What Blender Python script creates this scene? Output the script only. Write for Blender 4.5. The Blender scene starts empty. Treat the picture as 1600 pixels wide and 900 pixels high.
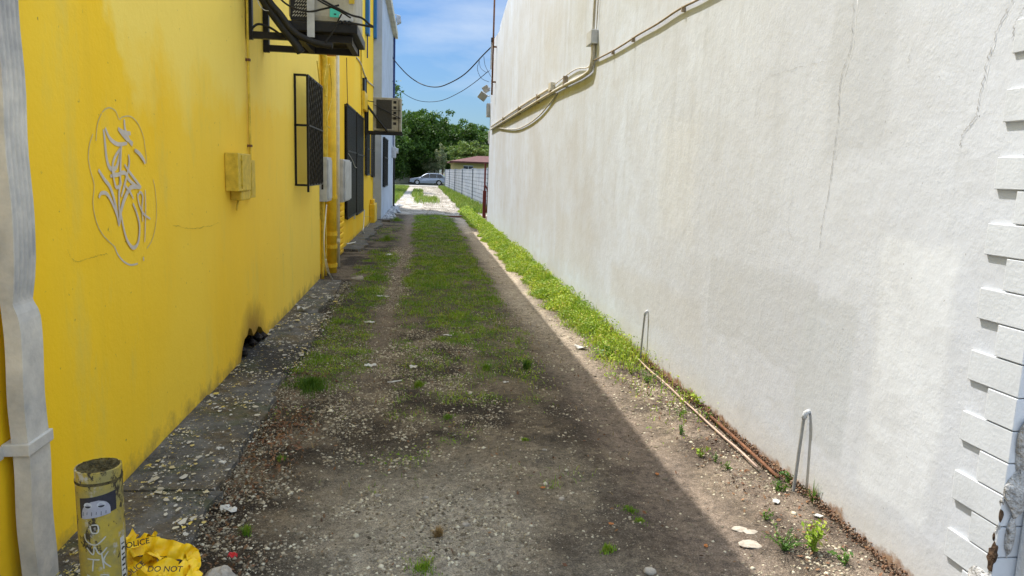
import bpy, math, random
import numpy as np
from mathutils import Vector, Matrix
random.seed(7); RNG = np.random.default_rng(11)
sc = bpy.context.scene; COL = sc.collection
R = math.radians; PI = math.pi

# ------------------------------------------------------------------ camera
YAW, PITCH, ROLL, CAMH, FPX = 0.1265263, 0.1556731, 0.0340339, 1.65, 1135.0
fwd = Vector((math.sin(YAW)*math.cos(PITCH), math.cos(YAW)*math.cos(PITCH), -math.sin(PITCH)))
rgt0 = Vector((math.cos(YAW), -math.sin(YAW), 0)); up0 = rgt0.cross(fwd)
rgt = rgt0*math.cos(ROLL) + up0*math.sin(ROLL); upv = up0*math.cos(ROLL) - rgt0*math.sin(ROLL)
cam_d = bpy.data.cameras.new('camera'); cam = bpy.data.objects.new('camera', cam_d); COL.objects.link(cam)
cam_d.sensor_width = 36; cam_d.lens = 36*FPX/1600; cam_d.clip_start = 0.05; cam_d.clip_end = 2000
M = Matrix((rgt, upv, -fwd)).transposed().to_4x4(); M.translation = (0, 0, CAMH); cam.matrix_world = M
sc.camera = cam
def at(px, py, axis, val):
    """a point measured in the photograph, put on the real plane axis=val"""
    v = fwd + rgt*((px-800)/FPX) + upv*((450-py)/FPX); o = Vector((0, 0, CAMH))
    return o + v*((val-o[axis])/v[axis])

# ------------------------------------------------------------------ light
SUN_EL, SUN_AZ = 60.4, 39.8           # azimuth measured from +Y towards -X
w = bpy.data.worlds.new('World'); sc.world = w; w.use_nodes = True; nt = w.node_tree
for n in list(nt.nodes): nt.nodes.remove(n)
out = nt.nodes.new('ShaderNodeOutputWorld'); bg = nt.nodes.new('ShaderNodeBackground')
sky = nt.nodes.new('ShaderNodeTexSky'); sky.sky_type = 'NISHITA'; sky.sun_disc = False
sky.sun_elevation = R(SUN_EL); sky.sun_rotation = R(-SUN_AZ)
sky.air_density = 1.25; sky.dust_density = 0.6; sky.ozone_density = 1.6
bg.inputs[1].default_value = 0.15
tc = nt.nodes.new('ShaderNodeTexCoord'); mp = nt.nodes.new('ShaderNodeMapping'); mp.inputs['Scale'].default_value = (1.0, 1.0, 3.6)
mp.inputs['Location'].default_value = (0.3, 0.1, 0.62)
nz = nt.nodes.new('ShaderNodeTexNoise'); nz.inputs['Scale'].default_value = 2.3; nz.inputs['Detail'].default_value = 7; nz.inputs['Roughness'].default_value = 0.55
rp = nt.nodes.new('ShaderNodeValToRGB'); rp.color_ramp.elements[0].position = 0.50; rp.color_ramp.elements[1].position = 0.76
rp.color_ramp.elements[1].color = (0.7, 0.7, 0.7, 1)
mx = nt.nodes.new('ShaderNodeMixRGB'); mx.inputs[2].default_value = (1.5, 1.65, 1.85, 1)
L = nt.links
L.new(tc.outputs['Generated'], mp.inputs[0]); L.new(mp.outputs[0], nz.inputs[0]); L.new(nz.outputs[0], rp.inputs[0])

# deeper, cleaner blue low in the sky than the Nishita model gives
sx = nt.nodes.new('ShaderNodeSeparateXYZ'); L.new(tc.outputs['Generated'], sx.inputs[0])
gr_ = nt.nodes.new('ShaderNodeValToRGB'); gr_.color_ramp.elements[0].position = 0.26; gr_.color_ramp.elements[0].color = (0.100, 0.145, 0.215, 1)
gr_.color_ramp.elements[1].position = 0.45; gr_.color_ramp.elements[1].color = (1.0, 0.90, 0.76, 1); L.new(sx.outputs[2], gr_.inputs[0])
ml = nt.nodes.new('ShaderNodeMixRGB'); ml.blend_type = 'MULTIPLY'; ml.inputs[0].default_value = 1; L.new(sky.outputs[0], ml.inputs[1]); L.new(gr_.outputs[0], ml.inputs[2])
cr_ = nt.nodes.new('ShaderNodeMapRange'); cr_.inputs[1].default_value = 0.26; cr_.inputs[2].default_value = 0.5; L.new(sx.outputs[2], cr_.inputs[0])
cm_ = nt.nodes.new('ShaderNodeMixRGB'); cm_.inputs[1].default_value = (1.5, 1.65, 1.85, 1); cm_.inputs[2].default_value = (14.5, 13.6, 12.2, 1); L.new(cr_.outputs[0], cm_.inputs[0]); L.new(cm_.outputs[0], mx.inputs[2])
L.new(rp.outputs[0], mx.inputs[0]); L.new(ml.outputs[0], mx.inputs[1]); L.new(mx.outputs[0], bg.inputs[0]); L.new(bg.outputs[0], out.inputs[0])
sd = bpy.data.lights.new('sun', 'SUN'); sd.energy = 2.0; sd.angle = R(0.32); sd.color = (1.0, 0.96, 0.91)
so = bpy.data.objects.new('sun', sd); COL.objects.link(so)
sdir = Vector((-math.sin(R(SUN_AZ))*math.cos(R(SUN_EL)), math.cos(R(SUN_AZ))*math.cos(R(SUN_EL)), math.sin(R(SUN_EL))))
so.rotation_euler = sdir.to_track_quat('Z', 'Y').to_euler()
sc.view_settings.view_transform = 'Standard'; sc.view_settings.look = 'None'
sc.view_settings.exposure = 1.92; sc.view_settings.gamma = 1
sc.render.engine = 'CYCLES'; sc.cycles.max_bounces = 8; sc.cycles.diffuse_bounces = 5

# ------------------------------------------------------------------ materials
class NB:
    def __init__(s, name):
        s.m = bpy.data.materials.new(name); s.m.use_nodes = True; s.t = s.m.node_tree
        s.b = s.t.nodes['Principled BSDF']; s.o = None; s.b.inputs['Specular IOR Level'].default_value = 0.25
    def n(s, typ, **k):
        x = s.t.nodes.new('ShaderNode'+typ)
        for a, v in k.items(): setattr(x, a, v)
        return x
    def set(s, sock, v):
        if isinstance(v, bpy.types.NodeSocket): s.t.links.new(v, sock)
        elif isinstance(v, (tuple, list)) and len(v) == 3 and sock.type == 'RGBA': sock.default_value = (*v, 1)
        else: sock.default_value = v
    def pos(s):
        if s.o is None: s.o = s.n('NewGeometry').outputs['Position']
        return s.o
    def xyz(s):
        x = s.n('SeparateXYZ'); s.set(x.inputs[0], s.pos()); return x.outputs
    def scaled(s, v, loc=(0, 0, 0)):
        x = s.n('Mapping'); s.set(x.inputs[0], s.pos()); x.inputs['Scale'].default_value = v; x.inputs['Location'].default_value = loc; return x.outputs[0]
    def noise(s, scale, detail=4, rough=0.55, vec=None, dist=0):
        x = s.n('TexNoise'); s.set(x.inputs['Vector'], vec if vec is not None else s.pos())
        x.inputs['Scale'].default_value = scale; x.inputs['Detail'].default_value = detail; x.inputs['Roughness'].default_value = rough; x.inputs['Distortion'].default_value = dist
        return x.outputs[0]
    def ramp(s, f, a, b, lo=0.0, hi=1.0):
        x = s.n('MapRange'); x.clamp = True; s.set(x.inputs[0], f)
        x.inputs[1].default_value = a; x.inputs[2].default_value = b; x.inputs[3].default_value = lo; x.inputs[4].default_value = hi
        return x.outputs[0]
    def math(s, op, a, b=0.0):
        x = s.n('Math', operation=op); s.set(x.inputs[0], a); s.set(x.inputs[1], b); return x.outputs[0]
    def mix(s, f, a, b, mode='MIX'):
        x = s.n('MixRGB', blend_type=mode); s.set(x.inputs[0], f); s.set(x.inputs[1], a); s.set(x.inputs[2], b); return x.outputs[0]
    def bump(s, h, dist=0.01, strength=1.0, prev=None):
        x = s.n('Bump'); s.set(x.inputs['Height'], h); x.inputs['Distance'].default_value = dist; x.inputs['Strength'].default_value = strength
        if prev is not None: s.set(x.inputs['Normal'], prev)
        return x.outputs[0]
    def fin(s, col=None, rough=None, normal=None, metal=0):
        if col is not None: s.set(s.b.inputs['Base Color'], col)
        if rough is not None: s.set(s.b.inputs['Roughness'], rough)
        if normal is not None: s.set(s.b.inputs['Normal'], normal)
        s.b.inputs['Metallic'].default_value = metal
        return s.m
def plain(name, c, rough=0.6, var=0.25, scale=9, bump=0.0, bscale=120, metal=0, c2=None):
    b = NB(name); f = b.ramp(b.noise(scale, 5, 0.65), 0.35, 0.68)
    c2 = c2 or tuple(x*(1-var) for x in c)
    col = b.mix(f, c, c2)
    nrm = b.bump(b.noise(bscale, 3), bump) if bump else None
    return b.fin(col, rough, nrm, metal)
def island(name, cols, rough=0.6, transl=0.0):
    b = NB(name); g = b.n('NewGeometry').outputs['Random Per Island']
    r = b.n('ValToRGB'); e = r.color_ramp.elements
    while len(e) < len(cols): e.new(0.5)
    for i, c in enumerate(cols): e[i].position = i/(len(cols)-1); e[i].color = (*c, 1)
    b.set(r.inputs[0], g)
    col = b.mix(b.ramp(b.noise(3.0, 3), 0.3, 0.7, 0.0, 0.35), r.outputs[0], (0.03, 0.03, 0.02)) if transl == 0 else b.mix(b.ramp(b.noise(2.6, 5, 0.7), 0.40, 0.62), b.mix(1.0, r.outputs[0], (0.62, 0.72, 0.6), 'MULTIPLY'), b.mix(1.0, r.outputs[0], (1.3, 1.12, 1.1), 'MULTIPLY'))
    m = b.fin(col, rough)
    if transl:
        tr = b.n('BsdfTranslucent'); b.set(tr.inputs[0], b.mix(1.0, col, (1.0, 1.0, 0.45), 'MULTIPLY')); ms = b.n('MixShader'); ms.inputs[0].default_value = transl
        o = b.t.nodes['Material Output']; b.t.links.new(b.b.outputs[0], ms.inputs[1]); b.t.links.new(tr.outputs[0], ms.inputs[2]); b.t.links.new(ms.outputs[0], o.inputs[0])
    return m

def mat_yellow(name, pale_on=True):
    b = NB(name); x, y, z = b.xyz()
    n1 = b.noise(0.9, 5, 0.6); n2 = b.noise(3.2, 6, 0.65, b.scaled((1, 1, 0.35)))
    base = b.mix(b.ramp(n2, 0.3, 0.72), (0.92, 0.57, 0.010), (0.86, 0.52, 0.012))
    base = b.mix(b.ramp(b.noise(0.55, 3, 0.5, b.scaled((1, 1, .6), (3, 5, 1))), 0.42, 0.62), base, (0.90, 0.60, 0.04))
    if pale_on:
        # faded coat, partly light in the colour: upper part, starting on a slanting brushed edge
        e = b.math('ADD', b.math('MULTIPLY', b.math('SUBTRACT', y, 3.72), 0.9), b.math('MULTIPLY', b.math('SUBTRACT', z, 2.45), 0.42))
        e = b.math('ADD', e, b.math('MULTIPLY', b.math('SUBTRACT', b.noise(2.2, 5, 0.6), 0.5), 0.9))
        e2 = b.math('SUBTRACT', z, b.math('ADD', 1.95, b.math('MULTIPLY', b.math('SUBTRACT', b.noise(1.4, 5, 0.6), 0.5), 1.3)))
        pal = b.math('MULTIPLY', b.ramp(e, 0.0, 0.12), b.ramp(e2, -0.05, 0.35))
        pal = b.math('MAXIMUM', b.math('MULTIPLY', pal, 0.75), b.ramp(y, 3.8, 9.0, 0.0, 0.5))  # also paler along the wall, fading and light mixed in the colour
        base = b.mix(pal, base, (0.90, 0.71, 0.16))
        p2 = b.math('MULTIPLY', b.ramp(z, 2.2, 2.5), b.ramp(b.math('ABSOLUTE', b.math('SUBTRACT', y, 3.2)), 0.28, 0.05))
        base = b.mix(b.math('MULTIPLY', b.math('MULTIPLY', p2, b.ramp(b.noise(5, 4), 0.35, 0.6)), 0.6), base, (0.55, 0.50, 0.18))
    # grey-green rub marks, streaks and ground splash
    g = b.math('MULTIPLY', b.ramp(b.noise(1.7, 6, 0.7, b.scaled((1, 1.6, 0.5), (9, 2, 4))), 0.56, 0.75), 0.45)
    base = b.mix(g, base, (0.62, 0.52, 0.13))
    st = b.math('MULTIPLY', b.ramp(b.noise(9, 4, 0.7, b.scaled((1, 1.0, 0.06))), 0.56, 0.78), 0.18)
    base = b.mix(st, base, (0.64, 0.44, 0.05))
    lowz = b.math('ADD', z, b.math('MULTIPLY', b.math('SUBTRACT', b.noise(7, 5, 0.7), 0.5), 0.5))
    base = b.mix(b.math('MULTIPLY', b.ramp(lowz, 0.16, 0.0), 0.75), base, (0.30, 0.20, 0.06))
    dst = b.math('ADD', b.math('POWER', b.math('MULTIPLY', b.math('SUBTRACT', y, 6.5), 1.0), 2.0), b.math('POWER', b.math('MULTIPLY', z, 1.25), 2.0))
    dst = b.math('ADD', dst, b.math('MULTIPLY', b.math('SUBTRACT', b.noise(5, 5, 0.7), 0.5), 0.35))
    base = b.mix(b.math('MULTIPLY', b.ramp(dst, 0.42, 0.05), 0.8), base, (0.17, 0.085, 0.03))
    sp = b.ramp(b.noise(26, 3, 0.5), 0.71, 0.76)
    base = b.mix(b.math('MULTIPLY', sp, 0.7), base, (0.25, 0.17, 0.05))
    h = b.math('ADD', b.noise(4, 4, 0.6), b.math('MULTIPLY', b.noise(55, 4, 0.7), 0.3))
    b.b.inputs['Specular IOR Level'].default_value = 0.12; return b.fin(base, 0.7, b.bump(h, 0.012, 0.5))

def mat_white(name):
    b = NB(name); x, y, z = b.xyz()
    n = b.ramp(b.noise(0.8, 6, 0.6, b.scaled((1, 1, 0.8))), 0.35, 0.7)
    base = b.mix(n, b.mix(b.ramp(y, 3, 9), (0.54, 0.56, 0.59), (0.565, 0.63, 0.75)), (0.48, 0.50, 0.54))  # farther wall paler and bluer, offsetting yellow bounce light in the colour
    def patch(y0, y1, z0, z1, col, amt, soft=0.04, seed=0, wob=0.16):
        nonlocal base
        nn = b.math('MULTIPLY', b.math('SUBTRACT', b.noise(3.5, 4, 0.6, b.scaled((1, 1, 1), (seed, seed*2, 0))), 0.5), wob)
        yy = b.math('ADD', y, nn); zz = b.math('ADD', z, nn)
        dy = b.math('SUBTRACT', (y1-y0)/2, b.math('ABSOLUTE', b.math('SUBTRACT', yy, (y0+y1)/2)))
        dz = b.math('SUBTRACT', (z1-z0)/2, b.math('ABSOLUTE', b.math('SUBTRACT', zz, (z0+z1)/2)))
        f = b.math('MULTIPLY', b.ramp(b.math('MINIMUM', dy, dz), 0, soft), amt)
        base = b.mix(f, base, col)
    G = (0.43, 0.445, 0.465)
    patch(3.45, 4.9, 0.62, 1.15, G, 0.55, 0.03, 1); patch(3.1, 3.6, 0.3, 1.1, (0.45, 0.47, 0.49), 0.8, 0.03, 2)
    patch(2.5, 3.0, 0.25, 1.45, (0.61, 0.63, 0.65), 0.8, 0.05, 3); patch(4.9, 7.6, 0.35, 0.8, (0.48, 0.48, 0.47), 0.4, 0.1, 4)
    patch(3.0, 3.6, 1.75, 2.6, (0.44, 0.455, 0.475), 0.7, 0.08, 5); patch(5.2, 6.2, 1.1, 2.2, (0.57, 0.585, 0.60), 0.5, 0.2, 6)
    patch(9.0, 10.6, 3.15, 4.6, (0.43, 0.43, 0.40), 0.45, 0.5, 7, 0.9); patch(6.2, 8.0, 3.15, 5.0, (0.40, 0.40, 0.36), 0.5, 0.4, 8, 0.9)
    patch(11.2, 13.0, 3.1, 4.4, (0.47, 0.47, 0.45), 0.4, 0.5, 9, 0.9); patch(8.5, 11, 0.3, 1.2, (0.48, 0.48, 0.47), 0.4, 0.2, 10, 0.5)
    stk = b.math('MULTIPLY', b.ramp(b.noise(6, 5, 0.7, b.scaled((1, 1, 0.07))), 0.5, 0.8), b.ramp(z, 0.6, 4.5, 0.22, 0.75))
    base = b.mix(stk, base, (0.37, 0.38, 0.385))
    yl = b.math('MULTIPLY', b.ramp(b.math('ABSOLUTE', b.math('SUBTRACT', z, 2.78)), 0.3, 0.0), b.math('MULTIPLY', b.ramp(b.noise(8, 5, 0.7, b.scaled((1, 1, 0.15))), 0.45, 0.7), b.ramp(y, 6.0, 9.5, 0.0, 0.2)))
    base = b.mix(yl, base, (0.50, 0.46, 0.32))
    lz = b.math('ADD', z, b.math('MULTIPLY', b.math('SUBTRACT', b.noise(6, 6, 0.75), 0.5), 0.22))
    base = b.mix(b.ramp(lz, 0.28, 0.02, 0, 0.5), base, (0.50, 0.44, 0.34))
    base = b.mix(b.ramp(lz, 0.085, 0.055), base, b.mix(b.ramp(b.noise(18, 5, 0.7), 0.35, 0.65), (0.17, 0.085, 0.045), (0.36, 0.24, 0.15)))
    trw = b.ramp(b.noise(3.0, 7, 0.68, b.scaled((1, 1, 1.3), (8, 8, 8)), 0.6), 0.45, 0.62); base = b.mix(b.math('MULTIPLY', trw, 0.30), base, (0.43, 0.435, 0.44))
    spk = b.ramp(b.noise(38, 3, 0.5), 0.725, 0.75)
    base = b.mix(b.math('MULTIPLY', spk, 0.55), base, (0.22, 0.21, 0.2))
    h1 = b.math('MULTIPLY', b.noise(75, 5, 0.6), b.ramp(b.noise(1.6, 4, 0.6, b.scaled((1, 1, 1), (5, 5, 5))), 0.38, 0.62, 0.3, 1.1)); h2 = b.noise(16, 4, 0.6); h3 = b.noise(2.0, 3, 0.5)
    h = b.math('ADD', b.math('ADD', b.math('MULTIPLY', h1, 0.30), b.math('MULTIPLY', b.ramp(h2, 0.4, 0.7), 0.25)), b.math('MULTIPLY', h3, 0.7))
    return b.fin(base, 0.8, b.bump(h, 0.008, 0.48))

MT = {}
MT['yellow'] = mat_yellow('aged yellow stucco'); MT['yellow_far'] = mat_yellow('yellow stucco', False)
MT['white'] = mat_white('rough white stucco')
MT['ypaint'] = plain('yellow painted metal', (0.70, 0.50, 0.05), 0.55, 0.35, 14, 0.002)
MT['ypipe'] = plain('yellow painted pipe', (0.82, 0.53, 0.03), 0.45, 0.25, 6, 0.002)
MT['opipe'] = plain('orange pipe', (0.62, 0.27, 0.05), 0.5, 0.2)
MT['wpipe'] = plain('white plastic pipe', (0.74, 0.72, 0.64), 0.45, 0.2)
MT['conduit'] = plain('beige painted conduit', (0.62, 0.58, 0.49), 0.5, 0.35, 12); MT['tan'] = plain('tan painted cable', (0.36, 0.29, 0.21), 0.6, 0.4, 12)
MT['black'] = plain('black steel', (0.016, 0.015, 0.015), 0.45, 0.4, 20)
MT['rubber'] = plain('black rubber', (0.02, 0.019, 0.018), 0.6, 0.3)
MT['ac'] = plain('beige enamel', (0.44, 0.41, 0.32), 0.5, 0.4, 7)
MT['acdark'] = plain('dark grille', (0.05, 0.047, 0.04), 0.5, 0.5, 30)
MT['teal'] = plain('teal label', (0.08, 0.55, 0.45), 0.5, 0.1)
MT['greybox'] = plain('grey painted box', (0.50, 0.51, 0.52), 0.5, 0.3, 7)
MT['brownish'] = plain('rust', (0.20, 0.09, 0.045), 0.8, 0.6, 20, 0.004)
MT['blue'] = plain('blue paint', (0.03, 0.16, 0.42), 0.5, 0.2)
MT['navy'] = plain('navy paint', (0.02, 0.04, 0.16), 0.5, 0.2)
MT['offwhite'] = plain('bluish white render', (0.45, 0.50, 0.58), 0.7, 0.22, 1.3, 0.01, 40)
MT['cornice'] = plain('cream cornice', (0.60, 0.56, 0.46), 0.7, 0.3, 2)
MT['roof'] = plain('flat roof', (0.35, 0.34, 0.32), 0.8, 0.3)
MT['glass'] = NB('dark glass').fin((0.02, 0.025, 0.03), 0.12)
MT['silver'] = plain('graffiti paint', (0.60, 0.53, 0.44), 0.5, 0.2, 8)
MT['silver2'] = plain('thin graffiti paint', (0.66, 0.54, 0.22), 0.5, 0.3, 12)
MT['paper'] = plain('pale scrap', (0.62, 0.60, 0.54), 0.7, 0.3, 30)
MT['stone'] = plain('pale stone', (0.42, 0.37, 0.30), 0.85, 0.4, 30, 0.006, 60)
MT['crack'] = plain('crack', (0.36, 0.35, 0.33), 0.9, 0.4, 30)
MT['ridge'] = plain('paint ridge', (0.66, 0.66, 0.65), 0.7, 0.1)
MT['galv'] = plain('galvanised', (0.45, 0.46, 0.47), 0.45, 0.25, 10, metal=0.4)
MT['redpost'] = plain('rusty red post', (0.17, 0.03, 0.022), 0.7, 0.4, 6)
MT['bark'] = plain('bark', (0.10, 0.075, 0.05), 0.9, 0.4, 12, 0.02, 25)
MT['tape'] = NB('caution tape').fin((0.86, 0.55, 0.015), 0.32)
MT['ink'] = plain('black ink', (0.03, 0.025, 0.02), 0.5, 0.2)
MT['red'] = plain('red film', (0.55, 0.03, 0.04), 0.35, 0.2)

# ------------------------------------------------------------------ mesh helpers
class MB:
    def __init__(s): s.v = []; s.f = []
    def add(s, vs, fs):
        k = len(s.v); s.v += [tuple(v) for v in vs]; s.f += [tuple(i+k for i in f) for f in fs]; return s
    def box(s, x0, x1, y0, y1, z0, z1):
        return s.add([(x0,y0,z0),(x1,y0,z0),(x1,y1,z0),(x0,y1,z0),(x0,y0,z1),(x1,y0,z1),(x1,y1,z1),(x0,y1,z1)],
                     [(0,3,2,1),(4,5,6,7),(0,1,5,4),(1,2,6,5),(2,3,7,6),(3,0,4,7)])
    def tube(s, pts, r, seg=8, caps=True):
        pts = [Vector(p) for p in pts]; n = len(pts); rr = r if isinstance(r, (list, tuple)) else [r]*n
        prev = None; k0 = len(s.v)
        for i, p in enumerate(pts):
            t = (pts[min(i+1, n-1)]-pts[max(i-1, 0)]).normalized()
            if prev is None:
                a = Vector((0, 0, 1)) if abs(t.z) < 0.9 else Vector((1, 0, 0)); u = t.cross(a).normalized()
            else: u = (prev - t*prev.dot(t)).normalized()
            prev = u; v = t.cross(u)
            for j in range(seg):
                a = 2*PI*j/seg; s.v.append(tuple(p+(u*math.cos(a)+v*math.sin(a))*rr[i]))
        for i in range(n-1):
            for j in range(seg):
                a = k0+i*seg+j; b_ = k0+i*seg+(j+1) % seg; s.f.append((a, b_, b_+seg, a+seg))
        if caps: s.f.append(tuple(k0+j for j in range(seg))[::-1]); s.f.append(tuple(k0+(n-1)*seg+j for j in range(seg)))
        return s
    def ribbon(s, pts, wid, nrm, lift=0.0):
        """flat paint stroke on a surface with normal nrm"""
        pts = [Vector(p) for p in pts]; n = len(pts); nrm = Vector(nrm); k = len(s.v); ww = wid if isinstance(wid, (list, tuple)) else [wid]*n
        for i, p in enumerate(pts):
            t = (pts[min(i+1, n-1)]-pts[max(i-1, 0)]).normalized(); u = t.cross(nrm).normalized()*ww[i]/2
            s.v += [tuple(p+u+nrm*lift), tuple(p-u+nrm*lift)]
        for i in range(n-1): a = k+2*i; s.f.append((a, a+1, a+3, a+2))
        return s
    def prism(s, prof, axis, a0, a1):
        """extrude a 2D outline along an axis"""
        n = len(prof); f = {0: lambda p, a: (a, p[0], p[1]), 1: lambda p, a: (p[0], a, p[1]), 2: lambda p, a: (p[0], p[1], a)}[axis]
        k = len(s.v); s.v += [f(p, a0) for p in prof]+[f(p, a1) for p in prof]
        s.f.append(tuple(range(k, k+n))); s.f.append(tuple(range(k+2*n-1, k+n-1, -1)))
        for i in range(n): j = (i+1) % n; s.f.append((k+i, k+n+i, k+n+j, k+j))
        return s
    def build(s, name, mat, parent=None, bevel=0, smooth=False, recalc=True):
        me = bpy.data.meshes.new(name); me.from_pydata([tuple(v) for v in s.v], [], s.f)
        if recalc:
            import bmesh
            bm = bmesh.new(); bm.from_mesh(me); bmesh.ops.recalc_face_normals(bm, faces=bm.faces); bm.to_mesh(me); bm.free()
        o = bpy.data.objects.new(name, me); COL.objects.link(o); me.materials.append(MT[mat] if isinstance(mat, str) else mat)
        if parent is not None: o.parent = parent; o.matrix_parent_inverse = Matrix.Translation(-parent.location) if parent.type == 'EMPTY' and parent.get('_w') else Matrix.Identity(4)
        if bevel:
            m = o.modifiers.new('bevel', 'BEVEL'); m.width = bevel; m.segments = 2; m.limit_method = 'ANGLE'
        if smooth:
            for p in me.polygons: p.use_smooth = True
        return o
def tag(o, label=None, cat=None, group=None, kind=None):
    for k, v in (('label', label), ('category', cat), ('group', group), ('kind', kind)):
        if v: o[k] = v
    return o
def thing(name, label, cat, loc=(0, 0, 0), group=None):
    """an Empty at the thing's base; parts are written in world coordinates"""
    o = bpy.data.objects.new(name, None); COL.objects.link(o); o.location = loc; o['_w'] = 1; o.empty_display_size = 0.2
    return tag(o, label, cat, group)
def fast_mesh(name, V, F, mat, parent=None, smooth=False):
    """V (n,3) array, F (m,k) array of equal polygons"""
    me = bpy.data.meshes.new(name); me.vertices.add(len(V)); me.vertices.foreach_set('co', np.asarray(V, np.float32).ravel())
    m, k = F.shape; me.loops.add(m*k); me.loops.foreach_set('vertex_index', F.astype(np.int32).ravel())
    me.polygons.add(m); me.polygons.foreach_set('loop_start', np.arange(0, m*k, k, dtype=np.int32)); me.polygons.foreach_set('loop_total', np.full(m, k, np.int32))
    me.update(calc_edges=True); me.validate()
    o = bpy.data.objects.new(name, me); COL.objects.link(o); me.materials.append(MT[mat] if isinstance(mat, str) else mat)
    if parent is not None: o.parent = parent; o.matrix_parent_inverse = Matrix.Translation(-parent.location)
    if smooth: me.polygons.foreach_set('use_smooth', np.ones(m, bool))
    return o
def smooth_path(pts, sub=6):
    pts = [Vector(p) for p in pts]; o = []
    P_ = [pts[0]]+pts+[pts[-1]]
    for i in range(1, len(P_)-2):
        a, b, c, d = P_[i-1], P_[i], P_[i+1], P_[i+2]
        for k in range(sub):
            t = k/sub; o.append(0.5*((2*b)+(c-a)*t+(2*a-5*b+4*c-d)*t*t+(3*b-a-3*c+d)*t**3))
    o.append(pts[-1]); return o

# lattice noise for numpy
_LT = np.random.default_rng(5).random((256, 256))
def vnoise(x, y, s):
    x = np.asarray(x)*s+100.3; y = np.asarray(y)*s+57.7; xi = np.floor(x).astype(int); yi = np.floor(y).astype(int); fx = x-xi; fy = y-yi
    fx = fx*fx*(3-2*fx); fy = fy*fy*(3-2*fy); g = lambda a, b: _LT[a % 256, b % 256]
    return (g(xi, yi)*(1-fx)+g(xi+1, yi)*fx)*(1-fy)+(g(xi, yi+1)*(1-fx)+g(xi+1, yi+1)*fx)*fy
def fbm(x, y, s, o=4):
    r = 0; a = 0.5; t = 0
    for i in range(o): r = r+a*vnoise(x+i*13.1, y-i*7.7, s*2**i); t += a; a *= 0.55
    return r/t
def sst(a, b, x): t = np.clip((x-a)/(b-a), 0, 1); return t*t*(3-2*t)
def box_m(x, y, x0, x1, y0, y1, s=0.12, sy=0.5): return sst(x0-s, x0+s, x)*(1-sst(x1-s, x1+s, x))*sst(y0-sy, y0+sy, y)*(1-sst(y1-sy, y1+sy, y))

# ------------------------------------------------------------------ ground
LX, LX2, RX = -1.465, -1.56, 2.03      # wall planes
def gz(x, y):
    x = np.asarray(x, float); y = np.asarray(y, float)
    inn = box_m(x, y, -1.3, 2.2, -3, 34, 0.3, 3)
    h = (fbm(x, y, 1.3)-0.5)*0.07+(fbm(x, y, 9, 3)-0.5)*0.02
    h = h-0.025*np.exp(-((x+0.35)/0.22)**2)-0.025*np.exp(-((x-1.32)/0.2)**2)+0.015*np.exp(-((x-0.45)/0.4)**2)
    h = h+0.03*sst(1.6, 2.0, x)*(1-sst(4.5, 7, y))
    return h*inn*0.8+0.0
def masks(x, y):
    wb = (fbm(x, y, 2.2)-0.5)*0.75; wx = x+wb*0.55; wy = y+wb*3
    w2 = (fbm(x+31, y, 0.9)-0.5)
    g = np.zeros_like(x)
    cen = box_m(wx, wy, -0.18, 1.02, 6.0, 27.6, 0.13, 1.3)*sst(0.36, 0.52, fbm(x+3, y+9, 2.6)+sst(6, 12, y)*0.17)
    cen2 = box_m(wx, wy, -0.4, 1.0, 4.4, 7.0, 0.25, 0.8)*0.42*sst(0.45, 0.7, fbm(x+3, y, 3))
    lef = box_m(wx, wy, -1.02, -0.52, 5.3, 15.0, 0.12, 0.6)*sst(0.25, 0.5, fbm(x+7, y+2, 1.6)+0.06)
    lf2 = box_m(wx, wy, -1.15, -0.6, 15, 23, 0.2, 0.6)*0.35*sst(0.4, 0.6, fbm(x, y+2, 1.2))
    rig = box_m(wx, y, 1.60, 2.3, 4.6, 33, 0.1, 0.5)*(0.04+0.21*sst(5.4, 6.6, y)+0.75*sst(6.0, 10.5, y))*(0.25+0.75*sst(0.3, 0.5, fbm(x+4, y, 3.2)+0.012*y))
    far = np.maximum.reduce([box_m(wx, y, 1.75, 3.3, 30, 78, 0.12, 1), box_m(wx, y, -0.4, 0.9, 38.5, 46, 0.15, 2)*0.35, box_m(wx, y, -0.65, 0.0, 47, 62, 0.1, 2),
                             box_m(wx, y, -4.5, -1.35, 36, 76, 0.12, 2), box_m(wx, y, -60, -4, 36, 400, 0.5, 2), box_m(wx, y, 3, 80, 30, 78, 0.5, 2), box_m(wx, y, -80, 80, 94, 400, 1, 2)])
    g = np.maximum.reduce([cen, cen2, lef, lf2])
    return np.clip(g, 0, 1), np.clip(rig, 0, 1), np.clip(far, 0, 1)
def cat(*a): return np.concatenate(a)
xs = cat(np.array([-400, -150, -60, -25, -12, -6, -3.5, -2.2]), np.arange(-1.6, 2.25, 0.028), np.array([2.4, 2.7, 3.2, 4, 6, 10, 18, 40, 100, 400]))
ys = cat(np.array([-60, -20, -8, -3, -1, 0, 0.8]), np.arange(1.4, 8, 0.03), np.arange(8, 16, 0.06), np.arange(16, 36, 0.15), np.arange(36, 100, 0.6), np.array([105, 120, 150, 200, 300, 500, 900]))
GX, GY = np.meshgrid(xs, ys, indexing='xy'); gx = GX.ravel(); gy = GY.ravel()
V = np.stack([gx, gy, gz(gx, gy)], 1); nx, ny = len(xs), len(ys)
ii = (np.arange(ny-1)[:, None]*nx+np.arange(nx-1)[None, :]).ravel(); F = np.stack([ii, ii+1, ii+1+nx, ii+nx], 1)
def C(*c): return np.array(c)[None, :]
def mixc(a, b, f): return a*(1-f[:, None])+b*f[:, None]
g1, g2, g3 = masks(gx, gy)
n1 = fbm(gx, gy, 1.1); n2 = fbm(gx+50, gy, 3.5); n3 = fbm(gx, gy+80, 0.6)
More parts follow.
